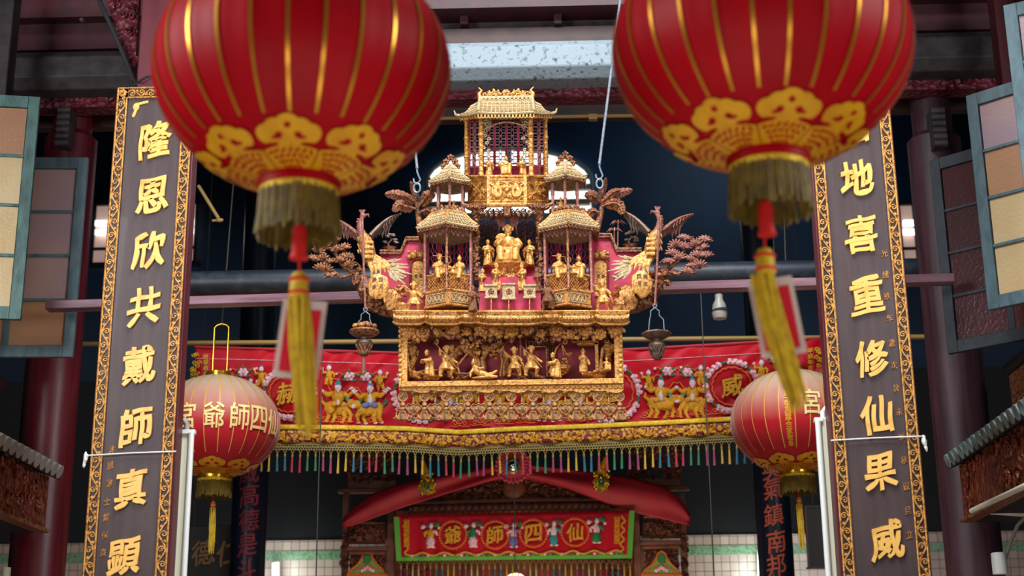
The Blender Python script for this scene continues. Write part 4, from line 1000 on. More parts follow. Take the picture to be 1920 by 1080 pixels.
    c = (r0+r1)/2; scrolls(m, r0+Vector((.05, 0, .002)), c-Vector((.04, 0, -.01)), 3, .03, .005); scrolls(m, c+Vector((.04, 0, .01)), r1-Vector((.05, 0, -.002)), 3, .03, .005)
    m.flower(c+Vector((0, 0, .03)), .03, 7, .4)
    for s in (-1, 1): m.tube([c+Vector((s*.03, 0, .02)), c+Vector((s*.08, 0, .045)), c+Vector((s*.1, 0, .02)), c+Vector((s*.13, 0, .045))], [.01, .009, .008, .003], 6)
    m.build('ridge_ornament', 'gilt_bright', t)
    m = MB(); z = Vector((0, 0, -.012)); fringe(m, e0+z, e1+z, 16, .026, .004); fringe(m, wl+z, e0+z, 7, .026, .004); fringe(m, e1+z, wr+z, 7, .026, .004); m.build('eave_fringe', 'gilt_bright', t)
    # pierced arch between the front posts
    m = MB(); ax, bx = Q(907, 214, F+.03), Q(992, 214, F+.03); W = bx.x-ax.x
    for i in range(11):
        u = (i+.5)/11; d = 1+2.2*abs(2*u-1)**4; 
        for j in range(1 if .22 < u < .78 else 2): m.tube(spiral((ax.x+W*u, ax.y, ax.z-.022-.04*j), .021, 1.3, i, 1 if u < .5 else -1, 12), .004, 5)
    for s in (0, 1):
        for j in range(9):
            x = ax.x+W*(.035 if s == 0 else .965); q = Vector((x+(.02*sin(j*1.9)+.008)*(1 if s == 0 else -1), ax.y, ax.z-.07-.028*j))
            m.tube(spiral(q, .02*(1-.05*j), 1.2, j, 1 if j % 2 else -1, 10), .0038, 5)
    m.tube([(ax.x+W*q, ax.y, ax.z-.062-.05*(1-sin(pi*q))) for q in [i/16 for i in range(17)]], .005, 5)
    m.build('pierced_arch', 'gilt_pale', t)
    # lattice doors behind
    def lat(p0, p1, y0, y1, d0, d1, n, nm):
        m = MB(); k = MB()
        for i in range(n):
            a, b = p0+(p1-p0)*i/n, p0+(p1-p0)*(i+1)/n; da, db = d0+(d1-d0)*i/n, d0+(d1-d0)*(i+1)/n
            f = lambda u, v: Q(a+(b-a)*u, y1+(y0-y1)*v, da+(db-da)*u)
            m.tube([f(0.03, 0), f(.97, 0), f(.97, 1), f(.03, 1)], .0065, 5, closed=True); m.tube([f(0, .12), f(1, .12)], .005, 5)
            for r_ in range(7):
                for c_ in range(2):
                    k.tube([f((c_+.5)/2+.24*cos(s), .14+.84*(r_+.5)/7+.062*sin(s)) for s in [2*pi*q/6 for q in range(6)]], .0028, 4, closed=True)
                    k.tube([f((c_+.5)/2-.2, .14+.84*(r_+.5)/7), f((c_+.5)/2+.2, .14+.84*(r_+.5)/7)], .0022, 4)
        m.build('lattice_door', 'red_lattice_frame', t); k.build('lattice', 'lattice', t)
    lat(905, 994, 225, 318, .2, .2, 4, ''); lat(880, 901, 226, 326, .13, -.02, 1, ''); lat(998, 1021, 224, 324, -.02, .13, 1, '')
    m = MB(); m.rect(880, 311, 1024, 330, Y0+.21, .02); m.build('back_panel', 'pink_paint', t)
    fig('stand', 917, 331, 38, -.05, 30, None, t); fig('seat', 949, 331, 42, -.08, 0, 'gilt', t); fig('bow', 981, 331, 38, -.05, -35, None, t)
    # brackets under the balcony and the two carved front columns
    for x in (893, 1011):
        m = MB(); a = Q(x, 386, -.06); m.lathe([(.075, 0), (.07, -.015), (.03, -.035), (.035, -.05), (.02, -.07)], 14, a, .8)
        for s in (-1, 1): m.tube([a+Vector((s*.03, -.03, -.02)), a+Vector((s*.085, -.03, .0)), a+Vector((s*.1, -.03, .025))], [.016, .012, .004], 6)
        for i in range(5): m.tube(spiral(a+Vector((-.05+.025*i, -.06, -.022)), .014, 1.2, i, 1, 9), .004, 5)
        m.build('bracket', 'gilt_worn', SH)
        m = MB(); b = Q(x, 526, -.06); z0 = b.z; z1 = a.z-.05; m.tube([(a.x, a.y, z1), (a.x, a.y, z0)], .014, 10)
        for i in range(22):
            z = z0+(z1-z0)*(i+.5)/22; th = i*1.25; m.ell((a.x+.016*cos(th), a.y-.016*abs(sin(th)), z), (.013, .012, .011), 7, 5, None, .6)
        m.tube([(a.x+.019*cos(i*.55), a.y+.019*sin(i*.55), z0+(z1-z0)*i/70) for i in range(71)], .006, 5)
        m.build('dragon_column', 'gilt_worn', SH)
    m = MB(); a = Q(951, 384, -.12); m.tube([a, a+Vector((0, 0, -.08))], [.03, .022], 8)
    scrolls(m, Q(897, 390, -.1), Q(945, 392, -.1), 5, .03, .005, -1); scrolls(m, Q(957, 392, -.1), Q(1008, 390, -.1), 5, .03, .005, -1); m.build('hanging_lace', 'gilt_worn', SH)
upper()

# ---- lower stage: tray, walls, centre
def tray():
    def bump(px):
        for a, b in ((893, 1020), (798, 866), (1048, 1116), (738, 796), (1118, 1180), (867, 892), (1021, 1047)):
            if a < px < b: return min(1, 5*min(px-a, b-px)/(b-a))**.5*(1 if b-a > 40 else .45)
        return 0
    def g(px):
        s = 0
        for a, b, d in ((893, 1020, .13), (798, 866, .085), (1048, 1116, .085), (738, 790, .02), (1124, 1180, .02)):
            if a < px < b: s = max(s, d*min(1, 6*min(px-a, b-px)/(b-a))**.6)
        return -.16-s*.7
    prof = [(0, 584, 1), (-.015, 583, 0), (-.024, 586, 0), (-.018, 590, 0), (-.03, 596, 0), (-.012, 603, 0), (.02, 608, 0), (.06, 610, 0), (.1, 610, 1)]
    m = MB(); vs = []; N = 90
    for i in range(N+1):
        px = 737+(1180-737)*i/N
        for d, y, inner in prof: vs.append(Q(px, y+(5*bump(px)-3 if y > 588 else 1.5*bump(px)-1), (.15 if inner else g(px)+d)))
    k = len(prof); m.add(vs, [(i*k+j, i*k+j+1, (i+1)*k+j+1, (i+1)*k+j) for i in range(N) for j in range(k-1)]+[list(range(k)), list(range(N*k, N*k+k))[::-1]])
    t = m.build('stage_tray', 'gilt', SH)
    m = MB(); m.tube([Q(737+443*i/N, 584, g(737+443*i/N)-.018) for i in range(N+1)], .009, 6); m.tube([Q(737+443*i/N, 603+5*bump(737+443*i/N), g(737+443*i/N)-.004) for i in range(N+1)], .008, 6)
    for i in range(74):
        px = 740+437*i/73; m.ell(Q(px, 593+3*bump(px), g(px)-.028), (.009, .006, .011), 6, 4)
    m.build('tray_moulding', 'gilt_bright', t)
tray()
WL = [(712, 471), (752, 471), (762, 446), (800, 446), (800, 586), (740, 586), (712, 560)]
WR = [(1108, 440), (1145, 440), (1156, 467), (1203, 467), (1203, 556), (1176, 584), (1108, 584)]
for W_, sg in ((WL, -1), (WR, 1)):
    m = MB(); m.poly([Q(a, b, .06) for a, b in W_], .06); m.bbox(Q(W_[3 if sg < 0 else 0][0]-(0 if sg > 0 else 4), 585, .0)+Vector((0, 0, 0)), Q(W_[3 if sg < 0 else 0][0]+(4 if sg > 0 else 0), 449, .1)); t = m.build('stage_wall', 'pink_paint', SH)
    m = MB(); top = W_[0:4]; pts = [Q(a, b, .05) for a, b in top]; m.tube(pts, .012, 6); m.tube([p+Vector((0, -.005, -.018)) for p in pts], .007, 6); m.build('wall_coping', 'gilt_worn', t)
    cx, yt, ybt = (784, 489, 556) if sg < 0 else (1126, 488, 555)
    m = MB(); o = [(cx-12, ybt), (cx-12, yt+10)]+[(cx-12*cos(pi*i/10), yt+10-10*sin(pi*i/10)) for i in range(11)]+[(cx+12, yt+10), (cx+12, ybt)]
    m.poly([Q(a, b, .048) for a, b in o], .02); d = m.build('stage_door', 'gilt_bright', t)
    m = MB()
    for s in (-4, 5): m.tube([Q(cx+s, 517, .045)+Vector((.008*cos(q), 0, .008*sin(q))) for q in [2*pi*i/8 for i in range(8)]], .003, 5, closed=True)
    m.build('ring_handle', 'iron_brown', d)
    m = MB(); m.tube([Q(a+(a-cx)*.12, b-(3 if b < yt+12 else 0), .046) for a, b in o], .009, 6); m.build('door_arch', 'maroon_paint', t)
    m = MB(); q = Q(cx-2, 479, .04)
    for s in (-1, 1): m.ell(q+Vector((s*.026, 0, 0)), (.026, .022, .026), 10, 7)
    for i in range(6): m.ell(q+Vector((-.055+.022*i, -.01, .022-.012*(i % 2))), (.014, .012, .012), 7, 5)
    for s in (-1, 1): m.ell(q+Vector((s*.052, 0, -.008)), (.016, .014, .018), 7, 5)
    m.build('gourd_ornament', 'gilt', t)
m = MB(); m.rect(898, 543, 1014, 584, Y0-.2, .1); m.rect(905, 497, 1003, 545, Y0+.02, .2); m.bbox(Q(898, 545, -.2), Q(1014, 543, .1)); t = m.build('stage_terrace', 'pink_paint', SH)
m = MB()
for i in range(9):
    for j in range(10):
        x, y = 897+118*(i+.5)/9, 395+105*(j+.5)/10; c = Q(x, y, .28)
        if abs(x-953) < 12 and 420 < y < 500: continue
        m.tube([c+Vector((.021*cos(s), 0, .019*sin(s))) for s in [2*pi*q/7 for q in range(7)]], .0035, 4, closed=True); m.tube([c+Vector((-.02, 0, .01)), c+Vector((.02, 0, -.01))], .003, 4)
for x in (895, 925, 985, 1013): m.tube([Q(x, 392, .28), Q(x, 500, .28)], .007, 5)
m.build('lattice_screen', 'gilt_worn', SH)
m = MB(); c = Q(955, 530, -.03)
m.lathe([(.06, 0), (.075, .01), (.06, .03), (.05, .06), (.07, .08), (.085, .1), (.12, .11), (.125, .125), (.11, .13)], 20, c, .8)
for i in range(8): m.tube(spiral(c+Vector((.05*cos(i), -.06, .02+.012*i)), .015, 1.2, i, 1, 8), .004, 5)
m.build('throne_pedestal', 'gilt_bright', SH)
fig('deity', 953, 496, 76, -.04, 0, 'gilt_bright'); fig('stand', 915, 499, 50, .0, 25, 'gilt_bright'); fig('stand', 993, 499, 50, .0, -25, 'gilt_bright')
for s, x in ((-1, 938), (1, 966)):                    # long handled fans
    m = MB(); a = Q(x, 430, .05); q = Q(x-s*(-16), 470, .05)
    m.tube([Q(x+s*8, 462, .05), Q(x+s*1, 424, .05)], .004, 6); m.ell(Q(x-s*1, 413, .05), (.03, .008, .052), 12, 8, Matrix.Rotation(R(s*18), 3, 'Y')); m.tube([Q(x+s*3, 424, .045), Q(x-s*5, 402, .045)], .004, 5); m.build('ceremonial_fan', 'wood_mauve', SH)
fig('stand', 905, 548, 44, -.18, 50, 'gilt_bright', sx=1.1); fig('stand', 931, 547, 54, -.18, 55, 'gilt_bright', sx=1.15); fig('stand', 979, 547, 54, -.18, -55, 'gilt_bright', sx=1.15); fig('stand', 1007, 548, 46, -.18, -50, 'gilt_worn', sx=1.1)
fig('stand', 887, 584, 48, -.2, 30, 'gilt_worn'); fig('fight', 1027, 582, 56, -.2, -20, 'gilt_worn', sx=.9)
fig('fight', 775, 587, 56, -.1, 10, 'gilt', sx=.95); fig('fight', 1131, 584, 58, -.1, -15, 'gilt', sx=.95)
for x in (921, 954, 993):
    m = MB(); c = Q(x, 547, -.24); u = UP0; w, h = (12, 14) if x == 954 else (11, 11.5)
    m.box(c, (2*w*u, .012, 2*h*u)); m.box(c+Vector((0, -.004, h*u)), (2.2*w*u, .02, .014)); m.box(c+Vector((0, -.004, -h*u)), (2.2*w*u, .02, .014)); t = m.build('tablet_sign', 'gilt_pale', SH, bev=.003)
    m = MB(); m.flower(c+Vector((0, -.008, 0)), .02, 5, .25); m.build('emblem', 'gilt_worn', t)
    m = MB(); m.tube([c, Q(x, 584, -.25)], .004, 6); m.build('stand_pole', 'gilt_bright', t)

# ---- lower relief box
m = MB(); m.rect(752, 606, 1164, 722, Y0+.06, .03); bx = m.build('relief_box', 'maroon_paint', SH)
for x0, x1 in ((748, 764), (1152, 1168)):
    m = MB(); m.rect(x0, 606, x1, 722, Y0-.08, .22); cx = (x0+x1)/2
    for i in range(12): m.ell(Q(cx-6 if x0 < 900 else cx+4, 612+9.2*i, -.085), (.014, .008, .014), 8, 5)
    m.build('box_stile', 'gilt_bright', bx, bev=.003)
m = MB(); m.rect(748, 712, 1169, 722, Y0-.12, .26); m.rect(752, 606, 1164, 612, Y0-.06, .14); m.build('box_rail', 'gilt_bright', bx, bev=.003)
m = MB(); sc = [(748, 720)]+[(748+421*i/84, 731+4*abs(sin(pi*i/84*7))**.6*0+(3 if (i//6) % 2 else 0)+2.5*abs(sin(pi*i/6))) for i in range(85)]+[(1169, 720)]
m.poly([Q(a, b, -.1) for a, b in sc], .03)
for i in range(42): m.tube([Q(753+411*i/41+4*cos(q), 723+4*sin(q), -.105) for q in [pi*j/6 for j in range(7)]], .004, 5)
m.build('scalloped_valance', 'gilt_bright', bx)
rs = random.Random(11)
for i in range(15):
    x = 765+388*i/14; y = 620+rs.uniform(-5, 6); r = rs.choice((.03, .042, .05)); m = MB(); c = Q(x, y, -.10)
    m.flower(c, r, 7, .3); m.flower(c+Vector((0, -r*.3, 0)), r*.6, 5, .35)
    for k in range(4): m.ell(c+Vector((rs.uniform(-1.2, 1.2)*r, .01, rs.uniform(-1.1, .8)*r)), (r*.45, .012, r*.3), 8, 5, Matrix.Rotation(rs.random()*3, 3, 'Y'))
    m.build('carved_rose', rs.choice(('gilt', 'gilt', 'gilt_bright')), bx)
m = MB()
for i in range(70):
    x = rs.uniform(756, 1160); c = Q(x, rs.uniform(611, 636)+4*sin(x*.05), -.08); m.ell(c, (rs.uniform(.012, .028), .012, rs.uniform(.01, .02)), 7, 5, Matrix.Rotation(rs.random()*3, 3, 'Y'), .3)
for i in range(26):
    c = Q(rs.uniform(760, 1155), rs.uniform(632, 642), -.06); m.tube(spiral(c, .02, 1.2, rs.random()*6, rs.choice((-1, 1)), 9), .006, 5)
m.rect(756, 608, 1160, 630, Y0-.05, .1); m.build('leaf_carving', 'gilt_worn', bx)
def rock(px, py, rx, rz, dy, mt='gilt', n=7):
    m = MB(); u = UP0; c = Q(px, py, dy)
    for i in range(n):
        a = rs.random()*6.28; k = rs.uniform(.2, .6); m.ell(c+Vector((cos(a)*rx*u*k, rs.uniform(-.02, .02), sin(a)*rz*u*k)), (rx*u*rs.uniform(.35, .6), .035, rz*u*rs.uniform(.35, .65)), 10, 7, Matrix.Rotation(rs.uniform(-.6, .6), 3, 'Y'), .7)
    return m.build('carved_rock', mt, bx if py > 606 else SH)
rock(772, 672, 14, 34, .0); rock(795, 702, 32, 10, -.04); rock(870, 706, 48, 6, -.04, 'gilt_worn'); rock(985, 708, 60, 5, -.04, 'gilt_worn'); rock(1120, 703, 28, 10, -.04); rock(1142, 660, 9, 26, .0); rock(1050, 698, 20, 15, .0, 'gilt')
def arch_rock(x0, x1, yt, yb, dy, wd):
    m = MB(); N = 14
    m.tube([Q((x0+x1)/2-(x1-x0)/2*cos(pi*i/N), yb-(yb-yt)*sin(pi*i/N)**.7, dy) for i in range(N+1)], [wd*UP0*(1+.3*sin(i*2.1)) for i in range(N+1)], 8)
    for i in range(9): m.ell(Q(x0+(x1-x0)*rs.random(), yt+rs.uniform(-2, 10), dy-.02), (.03, .02, .02), 8, 5, None, .8)
    m.build('carved_cliff', 'gilt', bx)
arch_rock(845, 895, 652, 705, .03, 8); arch_rock(903, 948, 648, 706, .04, 7); arch_rock(1126, 1156, 645, 706, .0, 4)
def tree(path, blobs, dy, r=3.0, br=9, mt='gilt', par=None):
    m = MB(); m.ptube([(a, b) for a, b in path], Y0+dy, [r*(1-.6*i/(len(path)-1)) for i in range(len(path))], 7)
    for a, b in blobs:
        for k in range(6): m.ell(Q(a+rs.uniform(-.7, .7)*br, b+rs.uniform(-.5, .5)*br, dy-rs.random()*.03), (br*UP0*.42, .014, br*UP0*.3), 8, 5, None, .5)
        m.tube([Q(path[-1][0], path[-1][1], dy), Q(a, b, dy)], r*UP0*.4, 5)
    m.build('carved_tree', mt, par or bx)
tree([(862, 706), (858, 685), (872, 668), (884, 655)], [(880, 650), (890, 645), (872, 643)], -.03)
tree([(938, 706), (942, 680), (938, 660), (950, 640)], [(925, 668), (930, 662)], -.02)
tree([(1030, 700), (1036, 680), (1042, 655), (1052, 642)], [(1060, 676), (1064, 668)], -.02)
tree([(770, 700), (764, 670), (770, 645)], [(775, 640), (764, 645)], -.04)
m = MB()
for x in (976, 987, 1025): m.rect(x-1.5, 634, x+1.5, 708, Y0+.0, .02)
for y in (640, 650): m.rect(990, y-1, 1026, y+1, Y0, .02)
for i in range(9): m.rect(992+4*i-.6, 640, 992+4*i+.6, 650, Y0, .015)
for i in range(4): m.rect(1028+4*i, 640, 1029.5+4*i, 690, Y0+.04, .015)
m.build('carved_gate', 'gilt_worn', bx)
m = MB(); m.rect(1082, 640, 1122, 646, Y0-.02, .05); m.rect(1116, 640, 1122, 706, Y0-.02, .05)
for i in range(10): m.ell(Q(1084+4*i, 640, -.03), (.008, .01, .01), 6, 4)
m.build('carved_doorway', 'gilt_bright', bx)
for kd, x, f, h, rz, dy in (('bow', 806, 706, 50, -40, -.03), ('fight', 836, 708, 58, 35, -.03), ('fallen', 905, 710, 44, 0, -.06), ('fight', 965, 706, 54, -15, -.05), ('fight', 996, 706, 56, 25, -.05), ('bow', 1045, 708, 48, -70, -.05), ('monk', 1094, 702, 48, 35, -.04), ('seat', 1138, 694, 26, 20, -.06)):
    fig(kd, x, f+1, h, dy-.05, rz, 'gilt_bright', bx)

# ---- pendant lace
def pend_disc(c):
    m = MB(); y = Vector((0, -.012, 0)); u = UP0
    m.tube([c+Vector((0, 0, 10*u)), c+Vector((0, 0, 14*u))], .006, 6)
    M = Matrix.Rotation(R(90), 3, 'X'); m.lathe([(9.5*u, -.008), (10*u, 0), (9.5*u, .008), (7.5*u, .008), (7*u, .004)], 22, c, 1, M=M); m.flower(c+y*.6, 5*u, 4, .3)
    m.lathe([(.008, -10*u), (.016, -12*u), (.02, -17*u), (.008, -19*u), (.016, -21*u), (.02, -24*u), (.013, -27*u), (.02, -29*u)], 12, c)
    for s in (-1, 0, 1): m.tube([c+Vector((s*.006, 0, -27*u)), c+Vector((s*.016, 0, -34*u)), c+Vector((s*.026, 0, -43*u))], [.012, .015, .016], 8)
    for s in (-1, 1):
        m.ell(c+Vector((s*8*u, 0, -22*u)), .011, 8, 5); m.ell(c+Vector((s*11*u, 0, -38*u)), (.012, .01, .014), 8, 5); m.tube([c+Vector((s*3*u, 0, -20*u)), c+Vector((s*8*u, 0, -22*u)), c+Vector((s*12*u, 0, -31*u)), c+Vector((s*11*u, 0, -38*u)), c+Vector((s*17*u, 0, -40*u))], .0055, 5)
    return m
def pend_heart(c):
    m = MB(); u = UP0
    m.lathe([(.004, 10*u), (.014, 9*u), (.024, 5*u), (.02, 3*u), (.008, 1*u), (.012, -1*u), (.006, -3*u), (.008, -12*u)], 12, c)
    h = c+Vector((0, 0, -25*u)); pts = [(0, -13), (12, -1), (13, 5), (9, 9), (4, 7), (0, 10), (-4, 7), (-9, 9), (-13, 5), (-12, -1)]
    m.poly([h+Vector((x*u, -.01, z*u)) for x, z in pts], .02); m.tube([h+Vector((x*u, -.012, z*u)) for x, z in pts], .005, 6, closed=True)
    m.box(h+Vector((0, -.012, -1.0*u)), (9*u, .01, 9*u), Matrix.Rotation(R(45), 3, 'Y')); m.flower(h+Vector((0, -.018, -1*u)), 4*u, 4, .3)
    m.lathe([(.005, -38*u), (.013, -40*u), (.013, -43*u), (.004, -47*u)], 10, c)
    for s in (-1, 1): m.ell(h+Vector((s*15*u, 0, 3*u)), .01, 8, 5); m.tube([h+Vector((s*12*u, 0, 5*u)), h+Vector((s*20*u, 0, 6*u))], .004, 5)
    return m
pa = pb = None
for i in range(11):
    c = Q(755.5+40.6*i, 744-.35*(i-5)*0, -.08)
    if pa is None: pa = pend_disc(c).build('disc_pendant', 'gilt_dusty', SH, loc=c); base_a = c
    else: dup(pa, SH, c-wloc(SH))
for i in range(10):
    c = Q(775.5+40.6*i, 742, -.08)
    if pb is None: pb = pend_heart(c).build('heart_pendant', 'gilt_dusty', SH, loc=c)
    else: dup(pb, SH, c-wloc(SH))

# ---- banana trees, phoenixes, blossom branches, rocks at the two ends
def leaf(pix, wpx, dy, mt='wood_mauve', fold=.3, par=None, name='leaf'):
    pts = [Q(a, b, dy-(.02*i)) for i, (a, b) in enumerate(pix)]; k = 26; cv = []
    for i in range(k+1):                              # Catmull-Rom through the pixel path
        t = i/k*(len(pts)-1); j = min(int(t), len(pts)-2); f = t-j; p0, p1, p2, p3 = pts[max(j-1, 0)], pts[j], pts[j+1], pts[min(j+2, len(pts)-1)]
        cv.append(.5*((2*p1)+(p2-p0)*f+(2*p0-5*p1+4*p2-p3)*f*f+(3*p1-p0-3*p2+p3)*f**3))
    m = MB(); vs = []; n = 6
    for i, p in enumerate(cv):
        tg = (cv[min(i+1, k)]-cv[max(i-1, 0)]).normalized(); sd = Vector((tg.z, 0, -tg.x)).normalized() if abs(tg.x)+abs(tg.z) > 1e-4 else Vector((1, 0, 0))
        s = i/k; w = wpx*UP0*(sin(pi*min(1, s*.93+.07))**.6)*(1+.1*(i % 2)) if s > .12 else wpx*UP0*.12
        for j in range(-3, 4): vs.append(p+sd*(w*j/3*(1 if abs(j) < 3 or i % 3 else .86))+tg*(w*.35*(abs(j)/3))+Vector((0, fold*w*(abs(j)/3)+.006*((i) % 2), 0)))
    m.add(vs, [(i*7+j, i*7+j+1, (i+1)*7+j+1, (i+1)*7+j) for i in range(k) for j in range(6)])
    o = m.build(name, mt, par, thick=.006); m = MB(); m.tube([p+Vector((0, -.008, 0)) for p in cv], [.009*(1-.7*i/k) for i in range(k+1)], 6)
    for i in range(4, k-1, 2):
        for s in (0, 6): m.tube([cv[i]+Vector((0, -.006, 0)), Vector(vs[(i+1)*7+s])+Vector((0, -.005, 0))], [.0035, .002], 4)
    m.build('midrib', 'gilt_worn', o); return o
def banana(sg):
    X = (lambda x: x) if sg < 0 else (lambda x: 1908-x)
    dyv = .1; m = MB(); tr = [(790, 448), (788, 425), (784, 400), (781, 380)] if sg < 0 else [(1117, 442), (1121, 420), (1127, 398), (1130, 378)]
    m.ptube(tr, Y0+dyv, [6, 7, 5.5, 4], 9); t = m.build('banana_tree', 'gilt_worn', SH)
    if sg < 0: L = [([(781, 385), (765, 375), (745, 365), (722, 364)], 12), ([(781, 392), (762, 388), (748, 384), (738, 397)], 11), ([(783, 390), (795, 375), (803, 366), (814, 370)], 12), ([(780, 385), (777, 365), (773, 350), (770, 340)], 5), ([(785, 400), (800, 395), (812, 400), (818, 412)], 8), ([(780, 380), (768, 372), (757, 366)], 8)]
    else: L = [([(1129, 383), (1118, 372), (1108, 366), (1100, 371)], 12), ([(1130, 382), (1145, 372), (1160, 362), (1186, 356)], 11), ([(1130, 388), (1145, 382), (1160, 384), (1168, 402)], 12), ([(1128, 380), (1130, 360), (1134, 345), (1136, 333)], 5), ([(1124, 400), (1112, 396), (1104, 402), (1100, 412)], 8), ([(1129, 378), (1148, 362), (1162, 357)], 8)]
    for i, (pts, wd) in enumerate(L): leaf(pts, wd, dyv-.02*(i % 3), 'wood_mauve' if i != 2 else 'gilt_worn', .35, t)
banana(-1); banana(1)
def phoenix(sg):
    X = (lambda x: x) if sg < 0 else (lambda x: 1912-x)
    oy = 0 if sg < 0 else -6; D = -.05
    q = lambda x, y, d=0: Q(X(x), y+oy, D+d)
    b = MB(); u = UP0
    b.tube([q(696, 500), q(692, 480), q(687, 462), q(682, 446), q(679, 438)], [6*u, 14*u, 15*u, 12*u, 7*u], 14)
    for i in range(30): b.ell(q(672+4.6*(i % 6)+2.3*((i//6) % 2), 448+6*(i//6), -.05+.012*abs(i % 6-2.5)), (2.0*u, .005, 5.0*u), 7, 5, Matrix.Rotation(R(-18), 3, 'Y'))
    t = b.build('phoenix', 'gilt', SH); b = MB()
    b.tube([q(681, 446), q(676, 430), q(675, 418), q(679, 408)], [10*u, 6.5*u, 5*u, 4.5*u], 12)
    b.ell(q(680, 405), (6*u, 5*u, 6*u), 10, 7); b.tube([q(684, 404), q(691, 402), q(692, 407)], [3.2*u, 2*u, .8*u], 7)
    for i in range(4): b.tube([q(678+i, 401), q(674+3*i, 396-abs(2-i)), q(676+3*i, 393)], [1.6*u, 1.6*u, .7*u], 6)
    for i in range(6): b.ell(q(672-1.0*(i % 2), 412+5*i), (4*u, .012, 2.6*u), 7, 5, Matrix.Rotation(.6, 3, 'Y'))
    b.build('neck', 'wood_mauve', t)
    for side, tip, root in ((-1, (612, 410), (678, 446)), (1, (752, 403), (694, 442))):
        w = MB(); r, e = Vector(root), Vector(tip); N = 11; top = []
        for i in range(N+1):
            s = i/N; x = root[0]+(tip[0]-root[0])*s; y = root[1]+(tip[1]-root[1])*s - 9*sin(pi*s*.9); top.append((x, y))
        w.tube([q(x, y, .02+.10*abs(i)/N) for i, (x, y) in enumerate(top)], [5*u*(1-.7*i/N) for i in range(N+1)], 7)
        for i in range(1, N+1):
            x, y = top[i]; l = (30 if i < 8 else 26-6*(i-7))*(.55+.45*i/N if i < 5 else 1); dx = (-.1 if side < 0 else .1)*l*(i/N)
            w.tube([q(x, y+1, .03+.1*i/N), q(x+dx*.5-side*2, y+l*.5, .04+.1*i/N), q(x+dx-side*5, y+l, .05+.1*i/N)], [2.4*u, 3.2*u, .8*u], 6, .45)
            w.tube([q(x, y+1, .015+.1*i/N), q(x-side*2, y+l*.38, .02+.1*i/N)], [2.6*u, 1.4*u], 6, .5); x2, y2 = (x+top[i-1][0])/2, (y+top[i-1][1])/2; w.tube([q(x2, y2+1, .035+.1*i/N), q(x2+dx*.5-side*2, y2+l*.42, .04+.1*i/N), q(x2+dx-side*4, y2+l*.8, .05+.1*i/N)], [2.4*u, 3*u, .8*u], 6, .45)
        w.build('wing', 'wood_mauve' if side < 0 else 'iron_brown', t)
    w = MB()
    for i in range(7):
        x0 = 688+2*i; w.tube([q(x0, 478, -.01), q(x0+5+3*i, 492, -.03), q(x0+10+5*i, 508-2*i, -.04), q(x0+8+7*i, 520-3*i, -.04)], [4*u, 4.5*u, 3.5*u, .8*u], 6, .5)
    for i in range(16): w.ell(q(690+1.3*(i % 4)*3-4, 455+(i//4)*9, -.045), (3.6*u, .01, 4.4*u), 7, 5)
    w.build('tail_feathers', 'gilt_bright', t)
    # spiky leaves
    w = MB()
    for i in range(11):
        a = R(-62+i*11.5); L = 46+8*sin(i*2.3); x0, y0 = 722, 492
        w.tube([q(x0, y0, -.02), q(x0+L*.5*cos(a), y0+14+L*.4*sin(a), -.05), q(x0+L*cos(a)*.95, y0+18+L*.62*sin(a), -.05)], [2.5*u, 3.4*u, .7*u], 6, .5)
    for i in range(9): w.ell(q(752+rs.uniform(-10, 12), 522+rs.uniform(-5, 5), -.04), (4*u, .015, 3*u), 7, 5, None, .5)
    w.build('spiky_leaves', 'gilt_pale', SH)
    # gnarled rock root with a tablet
    w = MB()
    path = [(745, 588), (725, 577), (705, 566), (690, 548), (678, 528), (662, 512)]
    w.tube([q(a, c, .02) for a, c in path], [10*u, 18*u, 20*u, 19*u, 15*u, 8*u], 10)
    for i in range(46):
        k = rs.random()*(len(path)-1); j = min(int(k), len(path)-2); f = k-j; a = path[j][0]*(1-f)+path[j+1][0]*f; c = path[j][1]*(1-f)+path[j+1][1]*f
        w.ell(q(a+rs.uniform(-16, 14), c+rs.uniform(-14, 14), -.04+rs.random()*.04), (rs.uniform(4, 9)*u, .03, rs.uniform(3, 8)*u), 8, 6, Matrix.Rotation(rs.random()*3, 3, 'Y'), .8)
    w.build('rock_base', 'gilt_worn', SH)
    w = MB(); c = q(709, 537, -.1); w.ell(c, (20*u, .02, 25*u), 16, 10, None, .25); t2 = w.build('inscribed_tablet', 'gilt_bright', SH)
    w = MB()
    for i, ch in enumerate('癸未四月'): flat_glyph(w, ch, X(702 if i < 2 else 714), 524+oy+14*(i % 2), Y0+D-.118, 8, 9, .004, off=.012, cut=.4)
    w.build('lettering', 'iron_brown', t2)
    w = MB(); w.ell(q(735, 565, -.08), (17*u, .04, 22*u), 12, 9, None, .6); w.ell(q(752, 578, -.1), (12*u, .03, 12*u), 10, 8, None, .8); w.build('carved_rock', 'gilt', SH)
    tree([(X(748), 578), (X(750), 560), (X(746), 548)], [(X(742), 545), (X(752), 540), (X(756), 550)], -.09, 2, 9, 'gilt', SH)
    # blossom branch
    w = MB()
    for br, rr in (([(672, 515), (655, 508), (640, 495), (632, 480), (618, 462), (608, 468), (596, 480)], 4.5), ([(660, 515), (640, 520), (622, 508), (608, 505), (597, 500)], 4), ([(640, 495), (650, 480), (645, 465)], 3), ([(618, 462), (612, 450), (628, 452)], 2.4), ([(655, 508), (668, 492), (676, 500)], 2.5)):
        w.tube([q(a, c, -.02-.004*i) for i, (a, c) in enumerate(br)], [rr*u*(1-.55*i/len(br)) for i in range(len(br))], 7)
    t3 = w.build('blossom_branch', 'gilt_worn', SH)
